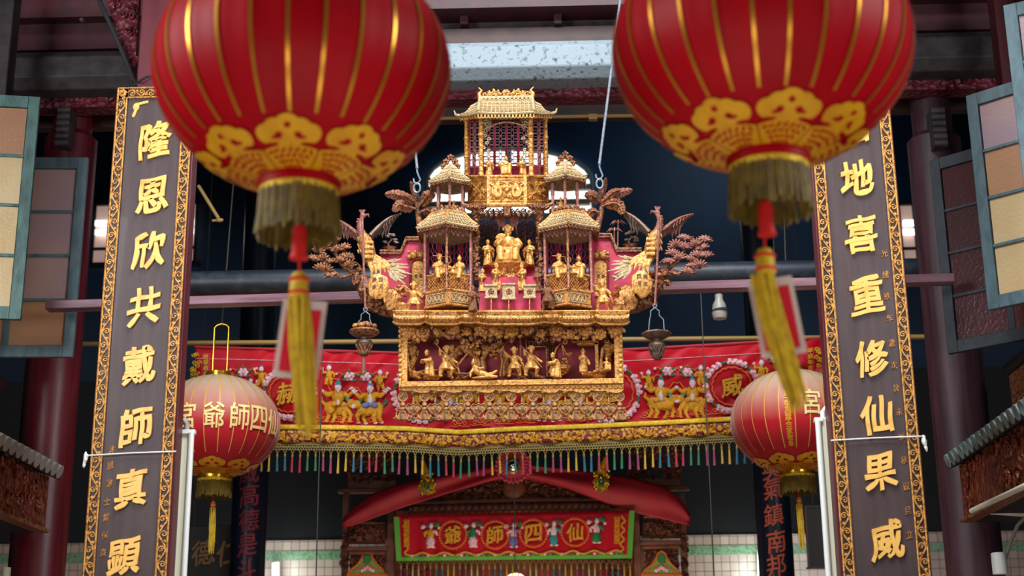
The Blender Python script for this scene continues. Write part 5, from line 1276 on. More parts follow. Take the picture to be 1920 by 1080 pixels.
    for a, c in ((590, 455), (596, 470), (588, 484), (604, 484), (600, 502), (612, 505), (615, 492), (638, 488), (650, 480), (645, 464), (630, 468), (628, 452), (655, 496), (622, 515), (606, 462)):
        w = MB(); M = Matrix.Rotation(rs.uniform(-.5, .5), 3, 'Z') @ Matrix.Rotation(rs.uniform(-.4, .5), 3, 'X')
        cc = q(a, c+3, -.05); tl = rs.uniform(-.5, .5)
        for lay in (0, 1):
            for i in range(7): an = pi*(i+.5)/7+tl; ln = .036*(1-.3*lay); w.ell(cc+M @ Vector((cos(an)*ln, -.012*lay, sin(an)*ln*.8)), (.022*(1-.2*lay), .008, .0085), 7, 5, M @ Matrix.Rotation(-an, 3, 'Y'))
        w.ell(cc, (.016, .014, .012), 8, 5); w.build('blossom', 'wood_mauve' if sg > 0 else 'gilt_worn', t3)
    # slender hanging rod
    w = MB(); w.tube([q(679, 403, -.13), q(682, 500, -.13), q(685, 580, -.13)] if sg < 0 else [Q(1236, 398, -.18), Q(1232, 500, -.18), Q(1228, 573, -.18)], .0075, 8); w.build('hanging_rod', 'wood_mauve', SH)
phoenix(-1); phoenix(1)
def bonsai(cx, by):
    m = MB(); c = Q(cx, by, .08); u = UP0; m.lathe([(10*u, 0), (13*u, 6*u), (14.5*u, 7*u), (12*u, 7.5*u), (0, 6*u)], 16, c, .7); t = m.build('bonsai_pot', 'gilt_worn', SH)
    m = MB(); m.tube([c+Vector((0, 0, 5*u)), c+Vector((-4*u, 0, 14*u)), c+Vector((3*u, 0, 22*u)), c+Vector((0, 0, 32*u))], [2.4*u, 2*u, 1.6*u, 1*u], 6)
    for a, b in ((-9, 17), (9, 20), (0, 33), (-5, 28), (6, 30), (12, 15)):
        for k in range(5): m.ell(c+Vector(((a+rs.uniform(-3, 3))*u, -.01, (b+rs.uniform(-2, 2))*u)), (3.4*u, 3*u, 2.4*u), 7, 5, None, .4)
    m.build('bonsai_tree', 'iron_brown', t)
bonsai(731, 470); bonsai(1182, 465)
for x, top in ((1158, 418), (1151, 432)):
    m = MB(); b = Q(x, 466, .08); a = Q(x+1, top, .08); m.tube([b, a], .005, 6)
    for i in range(8):
        q = 2*pi*i/8; m.tube([a, a+Vector((cos(q)*.03, sin(q)*.02, .012)), a+Vector((cos(q)*.055, sin(q)*.03, -.012))], [.004, .006, .001], 5, .5)
    m.build('carved_palm', 'wood_mauve', SH)

# ---- hooks, ropes, hanging baskets
def hookrope(nm, hx, hy, tx, ty, lab):
    D = .0; h = Q(hx, hy, D); t = thing('suspension_rope', lab, 'rope', h)
    zt = 6.6; a = P(hx, hy-24, Y0); b = P(tx, ty, Y0); k = (zt-a.z)/(b.z-a.z)
    m = MB(); p = a+(b-a)*k; m.tube([a, p], .0095, 10)
    N = 60; m.tube([a+(p-a)*(i/(6*N))+Vector((.006*cos(i*.9), .006*sin(i*.9), 0)) for i in range(6*N+1)], .0045, 5); m.build('rope', 'rope_grey', t)
    m = MB(); m.tube([a+Vector((0, 0, -.0)), a+Vector((.0, 0, -.03)), h+Vector((.022, 0, .0)), h+Vector((.0, 0, -.03)), h+Vector((-.022, 0, -.01)), h+Vector((-.024, 0, .012))], .007, 8)
    m.ell(a, (.012, .012, .02), 8, 6); m.build('hook', 'steel', t)
    m = MB(); c = h+Vector((0, 0, -.055)); m.tube([c+Vector((.022*cos(q), 0, .034*sin(q))) for q in [2*pi*i/16 for i in range(16)]], .007, 8, closed=True); m.tube([c+Vector((0, 0, -.03)), Q(hx+(8 if hx < 900 else -4), hy+45, .08)], .007, 7); m.build('ring', 'steel', t)
hookrope('left', 782, 338, 770, 200, 'grey suspension rope with hook rising from the left banana leaves')
hookrope('right', 1124, 330, 1163, 0, 'grey suspension rope with hook rising from the right banana leaves')
def basket(cx, yl, ty, by, lab, fruit, tail, X0):
    D = -.13 if fruit else -.18; q = lambda x, y, d=0: Q(x, y, D+d); u = UP0
    t = thing('hanging_basket', lab, 'basket', q(cx, ty))
    m = MB(); c = q(X0, yl); m.tube([q(X0+3.5*cos(s), yl+4*sin(s)) for s in [2*pi*i/12 for i in range(12)]], .004, 6, closed=True)
    for s in (-1, 1): m.tube([q(X0, yl+4), q(X0+s*8, yl+10), q(X0+s*8, yl+18), q(cx+s*13, yl+26), q(cx+s*15, ty-2)], .0042, 6)
    m.build('wire_bail', 'steel', t)
    c = q(cx, ty); m = MB()
    m.lathe([(0, -.03), (.05, -.028), (.085, -.01), (.098, .004), (.095, .014), (.08, .006), (0, -.002)], 8 if not fruit else 28, c); m.build('tray', 'iron_brown' if not fruit else 'gilt_worn', t, auto=30)
    if fruit:
        for i in range(16):
            m = MB(); a = i*2.4; r_ = .014*math.sqrt(i+.5); m.ell(c+Vector((cos(a)*r_*1.3, sin(a)*r_, .03+.035*(1-r_/.07))), (.019, .019, .018), 9, 7, None, .2); m.build('carved_fruit', 'gilt_worn' if i % 3 else 'gilt', t)
    m = MB(); z = -(by-ty)*u
    m.lathe([(.03, -.028), (.022, -.045), (.05, -.055), (.056, -.075), (.05, -.085), (.03, z+.01), (.022, z)], 20, c)
    m.build('basket_body', 'iron_brown', t)
    m = MB()
    for i in range(12):
        a = 2*pi*i/12
        for w in (-1, 1): m.tube([c+Vector((cos(a+w*k*.5)*(.054-.026*k), sin(a+w*k*.5)*(.054-.026*k), -.08+(z+.09)*k)) for k in (0, .25, .5, .75, 1)], .0045, 5)
    m.build('lattice_weave', 'gilt_worn' if fruit else 'iron_brown', t)
    if tail:
        m = MB(); e = c+Vector((0, 0, z)); m.tube([e, e+Vector((0, 0, -.02)), e+Vector((0, 0, -.03)), e+Vector((0, 0, -.06)), e+Vector((0, 0, -.11)), e+Vector((-.004, 0, -.13))], [.006, .006, .014, .012, .016, .003], 9); m.build('pendant_tip', 'wood_mauve', t)
basket(683, 580, 624, 668, 'gilt hanging basket heaped with carved fruit under the left phoenix', True, True, 685)
basket(1231, 573, 628, 674, 'plain brown hanging basket with flat tray under the right phoenix', False, False, 1228)
# ================================================================== EMBROIDERED BANNER ACROSS THE HALL
YB = 11.75
def lerp(pts, x):
    for (x0, y0), (x1, y1) in zip(pts, pts[1:]):
        if x <= x1 or (x1, y1) == pts[-1]: return y0+(y1-y0)*(x-x0)/(x1-x0)
BT = [(366, 650), (560, 655), (745, 661), (960, 659), (1170, 655), (1350, 645), (1560, 632)]
BB = [(340, 792), (520, 797), (640, 798), (760, 800), (860, 807), (960, 801), (1120, 795), (1280, 787), (1370, 782), (1560, 772)]
def cloth_y(px, py): return .008*sin(px*.11+py*.05)*(1+sin(px*.013))+.016*abs(sin(px*.022-py*.05+1))-.010*abs(sin(px*.05+py*.085))+.006*sin(px*.17+py*.19)*sin(px*.021)
def B(px, py, lift=0): return P(px, py, YB+cloth_y(px, py)*(.4+.6*min(1, max(0, (py-650)/60)))-lift)
pl = MB(); a, b = P(180, 645, YB+.07), P(1560, 633, YB+.07); d = (b-a)/(b.x-a.x); pl.tube([a+d*(-7.2-a.x), a+d*(7.2-a.x)], .02, 10); o = pl.build('banner_pole', 'bamboo'); tag(o, 'long tan pole across the hall carrying the red satin banner', 'pole')
bn = thing('embroidered_banner', 'long red satin banner with gold embroidery and coloured tassels hung behind the gilt shrine', 'banner', P(960, 800, YB))
m = MB(); m.grid(lambda u, v: B(366+1194*u, lerp(BT, 366+1194*u)*(1-v)+(lerp(BB, 366+1194*u)+4)*v), 260, 34); m.build('cloth', 'satin_red', bn, thick=.004, auto=80)
m = MB(); m.tube([P(x, lerp(BT, x)+1, YB) for x in range(366, 1561, 20)], .013, 8); m.tube([P(366, 652, YB), P(366, 646, YB+.05)], .008, 6); m.tube([P(1559, 634, YB), P(1559, 634, YB+.05)], .008, 6); m.build('top_rod', 'drape_red', bn)
m = MB(); m.tube([B(366+1194*i/200, lerp(BT, 366+1194*i/200)+22, .006) for i in range(201)], .003, 4); m.build('top_seam', 'embroid_pink', bn)
def band(o0, o1, lift, name, mt, n=200, x0=366, x1=1556, amp=.012):
    m = MB(); m.grid(lambda u, v: P(x0+(x1-x0)*u, lerp(BB, x0+(x1-x0)*u)+o0+(o1-o0)*v, YB-lift+amp*sin((x0+(x1-x0)*u)*.09)), n, 3); return m.build(name, mt, bn, thick=.006, auto=80)
band(-1, 8, .03, 'gold_braid', 'gold_braid'); band(7, 32, .02, 'brocade_band', 'brocade')
m = MB(); u = U(960, 800, YB)
for i in range(33):
    x = 372+36.2*i; c = P(x, lerp(BB, x)+20, YB-.03); m.flower(c, 5*u, 8, .2)
    for s in (-1, 1): m.tube(spiral(c+Vector((s*11*u, 0, 3*u)), 4*u, 1.2, i, s, 9), .004, 4); m.tube(spiral(c+Vector((s*14*u, 0, -5*u)), 4*u, 1.2, i, -s, 9), .004, 4); m.ell(c+Vector((s*10*u, 0, -6*u)), (3*u, .006, 2*u), 6, 4)
m.build('brocade_flowers', 'embroid_yellow', bn)
m = MB()
for i in range(236):
    x = 368+5.02*i
    for s in (-1, 1): m.tube([P(x, lerp(BB, x)+32, YB-.012), P(x+s*6, lerp(BB, x+s*6)+46, YB-.012)], .0035, 3)
for o in (32.5, 37, 41.5, 46): m.tube([P(x, lerp(BB, x)+o, YB-.012) for x in range(368, 1556, 12)], .004, 4)
m.build('fringe_net', 'net_gold', bn)
TC = ['t_yellow', 't_teal', 't_red', 't_green', 't_magenta']; TP = {}
def tassel_mesh(mt, c, L, u):
    m = MB(); m.m = 0; m.tube([c+Vector((-4.5*u, 0, 0)), c+Vector((-1*u, 0, -6*u)), c+Vector((0, 0, -10*u))], .003, 4); m.tube([c+Vector((4.5*u, 0, 0)), c+Vector((1*u, 0, -6*u)), c+Vector((0, 0, -10*u))], .003, 4)
    m.lathe([(.004, -9*u), (.009, -10*u), (.009, -15*u), (.006, -16*u)], 8, c); m.m = 1
    m.lathe([(.006, -15.5*u), (.0075, -19*u), (.008, -.6*L*u), (.0105, -L*u), (0, -L*u)], 10, c, 1, mod=lambda a, z: 1+.08*sin(5*a)); return m
for k in range(-20, 64):
    x = 635+14.35*k
    if not 372 < x < 1552: continue
    c = P(x, lerp(BB, x)+45, YB-.012); mt = TC[(k//2) % 5]
    if mt not in TP: TP[mt] = tassel_mesh(mt, c, 43, u).build('tassel', ['net_gold', mt], bn, loc=c)
    else: t = dup(TP[mt], bn, c-wloc(bn)); t.scale = (1, 1, random.uniform(.94, 1.06)); t.rotation_euler = (0, random.uniform(-.04, .04), 0)
# embroidery
EM = ['embroid_yellow', 'embroid_white', 'embroid_teal', 'embroid_orange', 'embroid_green', 'embroid_pink', 'embroid_blue']
class Emb:
    def __init__(s, cx, cy, k=1, fl=1): s.m = MB(); s.cx, s.cy, s.k, s.fl = cx, cy, k, fl; s.u = U(cx, cy, YB)
    def q(s, x, y, l=0): return B(s.cx+x*s.k*s.fl, s.cy-y*s.k, .016+l)
    def e(s, x, y, rx, ry, mt=0, rot=0, l=0):
        s.m.m = mt; s.m.ell(s.q(x, y, l), (rx*s.u*s.k, min(rx, ry)*s.u*s.k*.55, ry*s.u*s.k), 10, 7, Matrix.Rotation(R(-rot*s.fl), 3, 'Y'), .25)
    def t(s, pts, r, mt=0, l=0):
        s.m.m = mt; s.m.tube([s.q(x, y, l) for x, y in pts], [a*s.u*s.k for a in r] if isinstance(r, (list, tuple)) else r*s.u*s.k, 7, .7)
    def done(s, name): return s.m.build(name, EM, bn)
def rider(cx, cy, k, fl, alt=0):
    a = Emb(cx, cy, k, fl)
    a.e(0, -16, 21, 12, 0, -8); a.e(-15, -14, 11, 12); a.e(14, -16, 11, 11)
    for pts in ([(-18, -18), (-17, -30), (-22, -40)], [(-9, -22), (-6, -32), (-10, -41)], [(10, -22), (13, -32), (8, -42)], [(18, -18), (24, -28), (22, -40)]): a.t(pts, [6, 4.2, 2.6]); a.e(pts[-1][0], pts[-1][1], 4, 2.4, 1 if alt else 0)
    a.e(25, -6, 9, 8, 0, 20, .02); a.e(31, -10, 5, 4, 1, 0, .03)
    for i in range(5): a.e(17+2*i, 2-2.2*i, 4, 3, 2 if not alt else 4, 30*i, .02)
    a.t([(-22, -10), (-31, -2), (-29, 6)], [3.5, 3, 1], 4 if alt else 0)
    a.e(0, 6, 12, 14, 0, 0, .02); a.e(0, 3, 5, 13, 1, 0, .035); a.e(-7, -7, 8, 5, 6 if alt else 0, 20, .03); a.e(8, -7, 8, 5, 6 if alt else 0, -20, .03)
    a.t([(-9, 12), (-20, 10), (-27, 15)], [5.5, 5, 3.5], 0, .02); a.t([(9, 12), (19, 7), (27, 14)], [5.5, 5, 3.5], 0, .02)
    a.e(-29, 17, 3, 3, 1, 0, .02); a.e(29, 16, 3, 3, 1, 0, .02)
    a.e(0, 24, 6.5, 7, 1, 0, .03); a.t([(-4, 22), (0, 15), (4, 22)], [2, 2.4, 2], 1, .05); a.e(0, 31, 6, 3.4, 2 if not alt else 6, 0, .03); a.e(0, 35, 3, 3, 2 if not alt else 1, 0, .03)
    a.t([(-14, 16), (-20, 30), (-8, 40), (4, 38)], 1.3, 3); a.t([(16, 14), (24, 26), (30, 24)], 1.3, 3)
    if alt:
        for i in range(3): a.e(-27-4*i, 18+3*i, 5, 2, 1, 30); a.e(27+4*i, 18+3*i, 5, 2, 1, -30)
    a.done('embroidered_rider')
def boy(cx, cy, k=1, fl=1):
    a = Emb(cx, cy, k, fl); a.e(0, 0, 6, 9); a.t([(-3, -6), (-5, -14), (-7, -18)], [4, 3.2, 2]); a.t([(3, -6), (4, -14), (3, -19)], [4, 3.2, 2])
    a.t([(-5, 5), (-11, 4), (-12, 10)], [3, 2.6, 1.8]); a.t([(5, 5), (10, 1), (9, -4)], [3, 2.6, 1.8]); a.e(0, 13, 4.6, 5, 1); a.e(0, 17.5, 3.6, 2.2, 6); a.e(-13, 12, 3, 3, 5); a.done('embroidered_boy')
def peony(cx, cy, k=1):
    a = Emb(cx, cy, k)
    for i in range(6): a.e(6*cos(i*1.05), 5*sin(i*1.05), 4.4, 3.6, 5, 60*i)
    a.e(0, 0, 3, 3, 1, 0, .02)
    for x, y, r in ((-12, 3, 30), (12, 4, -30), (-9, -6, -20), (10, -7, 20), (0, 10, 90)): a.e(x, y, 4.5, 2, 4, r)
    a.t([(-12, 3), (-20, 8), (-24, 4)], .9, 3); a.t([(12, 4), (20, 9), (25, 6)], .9, 3); a.e(-24, 5, 3, 2.6, 5); a.e(25, 7, 3, 2.6, 5); a.done('embroidered_peony')
def wreath(cx, cy, r, ch):
    a = Emb(cx, cy)
    for g in range(6):
        t0 = 2*pi*g/6+.3
        for j in range(4):
            t = t0+(j-1.5)*.19; x, y = r*cos(t), r*.96*sin(t)
            for p in range(3): a.e(x+2.6*cos(p*2.1+t), y+2.6*sin(p*2.1+t), 5.0, 3.8, 5, 50*p); 
            a.e(x, y, 2, 2, 1, 0, .015)
        t = t0+.52
        for d in (-.07, .07): a.e(r*cos(t+d), r*.96*sin(t+d), 4.6, 2.2, 4, 57*t+60)
    a.t([((r-11)*cos(2*pi*i/60)+1.2*sin(i*1.9), (r-11)*.96*sin(2*pi*i/60)+1.2*cos(i*1.9)) for i in range(61)], 1.3, 3)
    a.done('embroidered_wreath')
    m = MB(); c = B(cx, cy, .02); u_ = U(cx, cy, YB); put_glyph(m, ch, lambda x, y, z: c+Vector((x*42*u_, -(z+.03)*.5, y*42*u_)), off=.03); m.build('embroidered_character', 'embroid_yellow', bn)
def cloud(cx, cy, fl=1):
    a = Emb(cx, cy, 1, fl)
    for x, y, r_, s in ((-9, 0, 5, 1), (0, 4, 6, -1), (9, 0, 5, 1)): a.t([(x+r_*(1-.8*i/14)*cos(s*i*.55), y+r_*(1-.8*i/14)*sin(s*i*.55)) for i in range(15)], .9, 3)
    a.t([(-18, -5), (-9, -6), (0, -4), (9, -6), (18, -5)], .9, 3); a.done('embroidered_cloud')
for a in ((634, 750, 1, 1, 0), (694, 752, 1.0, -1, 1), (1239, 742, .98, 1, 0), (1298, 742, .98, -1, 0), (845, 750, .9, 1, 1), (936, 752, .9, -1, 0), (1030, 752, .9, 1, 1), (1088, 750, .9, -1, 0)): rider(*a)
for a in ((617, 703, 1, 1), (713, 712, 1, -1), (1216, 712, 1, 1), (1314, 703, 1, -1), (1428, 695, 1.1, 1), (490, 705, 1, 1), (470, 726, .9, -1), (890, 738, .9, 1), (985, 740, .9, -1)): boy(*a)
for a in ((655, 706), (686, 706), (1252, 696), (1289, 698), (456, 698), (1455, 672)): peony(*a)
wreath(541, 738, 47, '赫'); wreath(794, 737, 55, '顯'); wreath(1143, 736, 55, '靈'); wreath(1372, 724, 48, '威')
for i, x in enumerate((560, 600, 645, 700, 862, 900, 945, 985, 1080, 1218, 1262, 1314, 1350)): cloud(x, lerp(BB, x)-13, 1 if i % 2 else -1)
for x, y, chs in ((1519, 679, '甲辰年吉立'), (386, 690, '信眾敬奉立')):
    m = MB(); m.poly([B(a, b, .012) for a, b in ((x-8, y-28), (x+8, y-28), (x+8, y+26), (x-8, y+26))], .004); t = m.build('dedication_strip', 'card_red', bn)
    m = MB()
    for i, ch in enumerate(chs): flat_glyph(m, ch, x, y-21+10.5*i, YB-.03, 10, 10, .004, off=.014, cut=.3)
    m.build('lettering', 'gold_braid', t)
    m = MB(); s = 1 if x > 900 else -1
    for i in range(14): m.tube(spiral(B(x+s*random.uniform(12, 26), y+random.uniform(-26, 36), .012), .022, 1.3, i, 1, 10), .005, 4)
    m.build('scroll_embroidery', 'gold_braid', bn)

# ================================================================== ALTAR IN THE HALL
YA = 15.0; ua = U(965, 980, YA)
def carve(m, x0, y0, x1, y1, Y, n, r, s=.035, inside=None):
    for i in range(n):
        x, y = random.uniform(x0, x1), random.uniform(y0, y1)
        if inside and not inside(x, y): continue
        c = P(x, y, Y)
        if i % 3: m.tube(spiral(c, s*random.uniform(.6, 1.2), 1.2, random.random()*6, random.choice((-1, 1)), 9), r, 4)
        else: m.ell(c, (s*.7, .02, s*.45), 7, 5, Matrix.Rotation(random.random()*3, 3, 'Y'), .4)
al = thing('carved_altar', 'dark carved wooden altar front with posts, pediment and green painted panels', 'altar', P(965, 1150, YA))
for x0, x1 in ((724, 739), (1189, 1203), (640, 650), (1279, 1290)):
    m = MB(); y0 = 955 if 700 < x0 < 1200 else 925; m.rect(x0, y0, x1, 1200, YA, .12); 
    if x0 in (640, 1279): carve(m, x0+1, 1000, x1-1, 1090, YA-.01, 26, .007, .03)
    m.build('post', 'altar_wood', al, bev=.008)
m = MB()
ped = [(770, 946), (800, 936), (850, 922), (910, 904), (940, 892), (965, 886), (990, 892), (1020, 904), (1080, 922), (1115, 934), (1140, 943), (1140, 948), (770, 950)]
m.ppoly(ped, YA-.02, .08); m.build('pediment', 'altar_wood', al)
m = MB(); m.ppoly([(a, b+2) for a, b in ped], YA-.04, .02); carve(m, 790, 895, 1125, 940, YA-.05, 110, .009, .05, lambda x, y: y > 897+abs(x-963)*.26 and y < 938); m.build('pediment_carving', 'altar_carved', al)
m = MB(); m.pell(963, 915, YA-.06, 22, 22, 8, 20, 14); m.build('pediment_boss', 'altar_wood', al)
m = MB(); m.tube([P(775, 943, YA-.06), P(963, 938, YA-.06), P(1138, 936, YA-.06)], .025, 8); m.build('pediment_rail', 'altar_wood', al)
m = MB(); a, b = P(768, 956, YA-.08), P(1142, 950, YA-.08); m.tube([a, b], .042, 12)
for i in range(30):
    c = a+(b-a)*((i+.5)/30); m.tube([c+Vector((-.035, 0, -.042)), c+Vector((0, -.045, 0)), c+Vector((.035, 0, .042))], .014, 6)
m.build('rope_moulding', 'altar_wood', al)
for x0, x1, yt in ((655, 722, 988), (1206, 1275, 977)):
    m = MB(); m.rect(x0, yt-8, x1, yt+30, YA+.02, .05); t = m.build('carved_panel', 'altar_wood', al)
    m = MB(); carve(m, x0+4, yt-4, x1-4, yt+27, YA+.0, 46, .009, .045); m.build('panel_carving', 'altar_carved', t)
    m = MB(); m.tube([P(x0, yt-8, YA), P(x1, yt-8, YA), P(x1, yt+30, YA), P(x0, yt+30, YA)], .016, 6, closed=True); m.build('panel_frame', 'altar_wood', t)
    m = MB(); c0 = yt+36; m.rect(x0-6, c0, x1+4, c0+8, YA-.06, .14); m.rect(x0-2, c0+8, x1, c0+16, YA-.03, .1); m.build('ledge', 'altar_wood', al, bev=.01)
    m = MB(); m.rect(x0, c0+17, x1, 1200, YA+.04, .04); lp = m.build('lower_panel', 'altar_wood', al)
    m = MB(); carve(m, x0+4, c0+20, x1-4, 1062, YA+.02, 34, .009, .04); m.build('panel_carving', 'altar_carved', lp)
    cx, yb = (x0+x1)/2, 1078
    out = [(cx-38, yb), (cx-30, yb-10), (cx-18, yb-20), (cx-10, yb-32), (cx-7, yb-40), (cx, yb-45), (cx+7, yb-40), (cx+10, yb-32), (cx+18, yb-20), (cx+30, yb-10), (cx+38, yb)]
    m = MB(); m.ppoly([(a, b) for a, b in out], YA-.0, .03); gp = m.build('painted_gable', 'green_paint', al)
    m = MB(); m.tube([P(a, b, YA-.012) for a, b in out+[out[0]]], .010, 6); m.tube([P(cx+(a-cx)*.7, yb-4+(b-yb)*.45, YA-.01) for a, b in out], .006, 5); m.build('gable_edge', 'embroid_orange', gp)
    m = MB(); c = P(cx, yb-30, YA-.02); m.lathe([(0, -.015), (.036, -.015), (.04, 0)], 18, c, 1, M=Matrix.Rotation(R(-90), 3, 'X') @ Matrix.Rotation(0, 3, 'Z')); m.build('coin_boss', 'embroid_green', gp)
    m = MB()
    for i in range(5): m.ell(P(cx-10+5*i, yb-8-3*(2-abs(i-2)), YA-.015), (.018, .012, .022), 8, 5)
    m.build('lotus', 'embroid_pink', gp)
for x0, x1, y0, y1, sg in ((652, 742, 868, 924, -1), (1176, 1276, 868, 920, 1)):
    m = MB(); xa, xb = (632, 742) if sg < 0 else (1170, 1294)
    m.rect(xa, y1-9, xb, y1-1, YA-.02, .1); m.rect(x0, y1-24, x1, y1-8, YA+.0, .08); m.rect(x0 if sg < 0 else x1-8, y0-30, x0+8 if sg < 0 else x1, y1-20, YA+.02, .06); t = m.build('side_bracket', 'altar_wood', al, bev=.008)
    m = MB(); carve(m, x0+2, y0-36, x1-2, y1-22, YA+.0, 80, .009, .05); m.build('bracket_carving', 'altar_carved', t)
for x0, x1 in ((750, 800), (1130, 1182)):
    m = MB(); carve(m, x0, 1050, x1, 1085, YA+.06, 30, .009, .035); m.build('hanging_carving', 'altar_carved', al)
# inner darkness of the niche
m = MB(); m.rect(735, 955, 1195, 1200, YA+1.0, .05); m.build('niche_back', 'altar_wood', al)
# drape
up = [(643, 972), (665, 950), (700, 925), (760, 905), (850, 889), (930, 874), (963, 868), (1000, 873), (1100, 884), (1180, 895), (1250, 915), (1275, 935), (1293, 962)]
lw = [(643, 990), (665, 985), (700, 972), (760, 950), (850, 922), (910, 905), (963, 893), (1010, 903), (1060, 915), (1150, 948), (1200, 964), (1250, 975), (1293, 985)]
m = MB()
def dr(u, v):
    x = 643+650*u; y0, y1 = lerp(up, x), lerp(lw, x); return P(x, y0+(y1-y0)*v, YA-.16-.03*sin(v*pi)+.018*sin(v*7+x*.012)+.012*sin(x*.03+v*3))
m.grid(dr, 90, 12); o = m.build('red_drape', 'drape_red', thick=.006, auto=80); tag(o, 'plain red cloth draped in an arch over the altar', 'drape')
t = thing('silk_rosette', 'pleated pink rosette with a round mirror at the altar drape peak', 'rosette', P(962, 872, YA-.30))
m = MB(); c = P(962, 873, YA-.30); vs = []; N = 72
for r_, k in ((6, .0), (20, .01), (28, .02), (32.5, .03)):
    for i in range(N): a = 2*pi*i/N; q = r_*ua*(1+(.05*cos(a*24) if r_ > 30 else 0)); vs.append(c+Vector((q*cos(a), k+(.012 if i % 3 == 0 else -.006)*(r_/30), q*sin(a))))
m.add(vs, [(j*N+i, j*N+(i+1) % N, (j+1)*N+(i+1) % N, (j+1)*N+i) for j in range(3) for i in range(N)])
for i in range(24): a = 2*pi*i/24; m.ell(c+Vector((31*ua*cos(a), .0, 31*ua*sin(a))), (.018, .012, .018), 7, 5)
m.build('pleats', 'rosette_pink', t)
m = MB(); m.ell(c+Vector((-.0, -.02, -.01)), (11.5*ua, .05, 11.5*ua), 20, 12); m.build('mirror', 'mirror_glass', t); m = MB(); m.tube([c+Vector((12*ua*cos(2*pi*i/24), -.02, -.01+12*ua*sin(2*pi*i/24))) for i in range(24)], .014, 6, closed=True); m.build('mirror_rim', 'brass', t)
for x, y, s in ((801, 914, 'left'), (1127, 908, 'right')):
    t = thing('gold_ornament', 'sparkling gold ornament pinned on the %s slope of the red drape' % s, 'ornament', P(x, y, YA-.30))
    k = 1 if s == 'left' else -1; m = MB()
    m.pell(x, y-2, YA-.27, 15, 15, 12, 14, 9, .4); m.pell(x-2*k, y-22, YA-.30, 9, 10, 6, 12, 8, .4)
    m.build('body', 'gold_foil', t)
    m = MB(); m.ptube([(x-3*k, y-30), (x-6*k, y-42), (x-9*k, y-50)], YA-.30, [6, 4.5, 3.5], 8); m.build('neck', 'gold_foil', t)
    m = MB(); m.pell(x, y-8, YA-.33, 6, 12, 5, 10, 8)
    for i in range(22): m.pell(x+random.uniform(-15, 15), y+random.uniform(-28, 13), YA-.36, 2.6, 2.6, 2, 7, 5)
    m.build('sequins', 'brass', t)
    m = MB(); m.pell(x, y, YA-.34, 5, 5, 4, 10, 8)
    for i in range(12): m.pell(x+random.uniform(-14, 14), y+random.uniform(-10, 12), YA-.37, 2.4, 2.4, 2, 6, 4)
    m.build('beads', 'embroid_green', t)
# altar frontal
ab = thing('altar_banner', 'red embroidered altar banner with a green border and four gold characters', 'banner', P(963, 1050, YA-.2))
TL, TR, BL, BR = (738, 966), (1190, 957), (743, 1051), (1185, 1046)
def A(u, v, l=0): 
    x = (TL[0]*(1-u)+TR[0]*u)*(1-v)+(BL[0]*(1-u)+BR[0]*u)*v; y = (TL[1]*(1-u)+TR[1]*u)*(1-v)+(BL[1]*(1-u)+BR[1]*u)*v
    return P(x, y, YA-.2+.008*sin(u*90)*v-l)
m = MB(); m.grid(lambda u, v: A(u, v), 120, 8); m.build('cloth', 'satin_red', ab, thick=.004, auto=80)
m = MB()
for a, b, c_, d in ((0, .022, .04, 1), (.978, 1, .0, 1), (0, 1, .93, 1.01)): m.grid(lambda u, v: A(a+(b-a)*u, c_+(d-c_)*v, .008), 60 if b-a > .5 else 4, 8)
m.build('green_border', 'green_silk', ab)
m = MB(); m.m = 0; m.tube([A(.045, .1+.75*i/20+.0, .012)+Vector((.018*sin(i*1.2), 0, 0)) for i in range(21)]+[A(.045+.91*i/90, .87+.035*sin(i*.7), .012) for i in range(91)]+[A(.955, .85-.75*i/20, .012)+Vector((.018*sin(i*1.2), 0, 0)) for i in range(21)], .011, 5)
for i in range(40):
    m.m = 1+i % 3; m.ell(A(.03+.94*(i+.5)/40, .9, .014), (.018, .008, .014), 7, 4)
m.build('border_vine', ['embroid_yellow', 'embroid_green', 'embroid_pink', 'embroid_teal'], ab)
for ch, x, y in zip('爺師四仙', (849, 928, 1000, 1078), (1003, 1003, 1000, 998)):
    m = MB(); c = P(x, y, YA-.23); flat_glyph(m, ch, x, y, YA-.22, 32, 34, .01, off=.03); m.build('character', 'embroid_yellow', ab)
    m = MB()
    for i in range(30): a = 2*pi*i/30; m.ell(c+Vector((25*ua*cos(a), 0, 25*ua*sin(a))), (.016, .008, .010), 6, 4, Matrix.Rotation(-a+.6, 3, 'Y'))
    m.tube([c+Vector((25*ua*cos(2*pi*i/30), 0, 25*ua*sin(2*pi*i/30))) for i in range(30)], .005, 4, closed=True); m.build('medallion_ring', 'embroid_orange', ab)
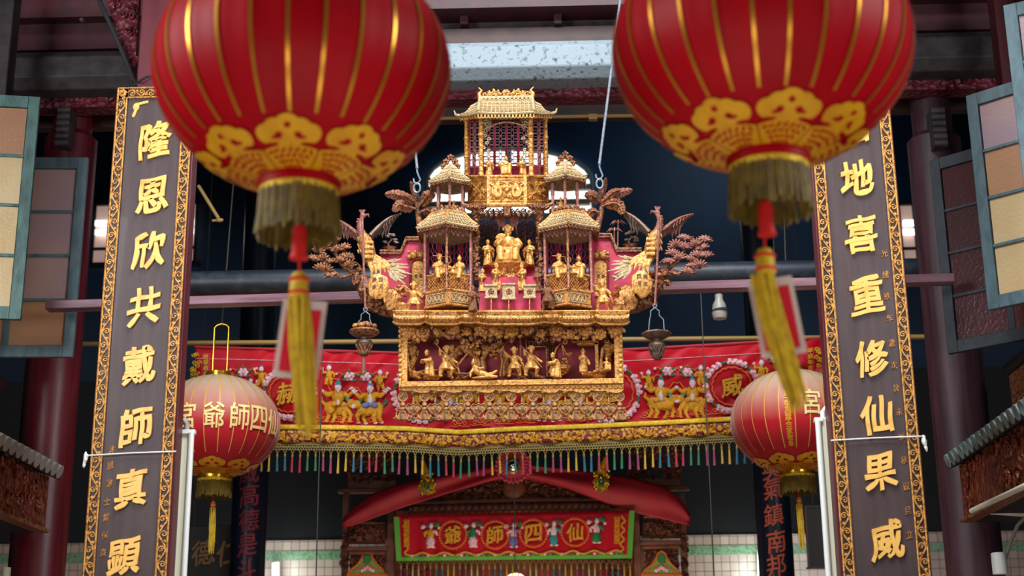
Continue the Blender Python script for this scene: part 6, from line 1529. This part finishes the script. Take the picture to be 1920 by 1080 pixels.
for x, y, c1, c2 in ((807, 1004, 0, 5), (887, 1003, 4, 5), (963, 1003, 5, 6), (1038, 1000, 1, 2), (1118, 995, 5, 4)):
    a = Emb(x, y); a.q = lambda px, py, l=0, x=x, y=y: P(x+px, y-py, YA-.225-l); a.u = ua
    a.e(0, 2, 6, 12, c1); a.e(0, -12, 8, 11, c2); a.e(1, 18, 4, 5, 1); a.e(1, 22, 3.5, 2, 6); a.t([(-5, 8), (-11, 4), (-10, -3)], [3, 3, 2], c1); a.t([(5, 8), (11, 6), (13, 0)], [3, 3, 2], c2)
    a.e(-3, -22, 4, 2, 1); a.e(5, -22, 4, 2, 1); a.e(12, 20, 5, 4, 4, 30); a.e(-14, 16, 5, 4, 5, 30); a.e(16, 14, 3, 3, 5); a.t([(-10, 14), (8, 24)], .8, 4)
    o = a.m.build('embroidered_figure', EM, ab)
for x, y in ((762, 1000), (1157, 994)):
    m = MB(); m.poly([P(a, b, YA-.222) for a, b in ((x-5, y-26), (x+5, y-26), (x+5, y+26), (x-5, y+26))], .004); t = m.build('dedication_strip', 'embroid_orange', ab)
    m = MB(); m.tube([P(a, b, YA-.226) for a, b in ((x-4, y-25), (x+4, y-25), (x+4, y+25), (x-4, y+25))], .006, 4, closed=True)
    for i in range(5): m.tube(spiral(P(x, y-19+9.5*i, YA-.226), .02, 1.2, i, 1, 8), .006, 4)
    m.build('gold_edge', 'embroid_yellow', t)
TQ = {}; TC2 = ['t_magenta', 't_cream', 't_red', 't_teal', 't_yellow']
for k in range(40):
    x = 752+11*k; c = P(x, 1051, YA-.19); mt = TC2[(k//2) % 5]
    if mt not in TQ: TQ[mt] = tassel_mesh(mt, c, 40, ua).build('tassel', ['net_gold', mt], ab, loc=c)
    else: dup(TQ[mt], ab, c-wloc(ab))
t = thing('altar_lamp', 'glowing warm globe lamp under the altar banner at the bottom edge', 'lamp', P(967, 1095, YA+.3))
m = MB(); m.pell(967, 1086, YA+.3, 17, 11, 11, 20, 12); m.build('globe', 'lamp_glow', t)
m = MB(); q = P(967, 1092, YA+.3); m.tube([q, (q.x, q.y, 0)], .02, 8); m.build('stem', 'brass', t)
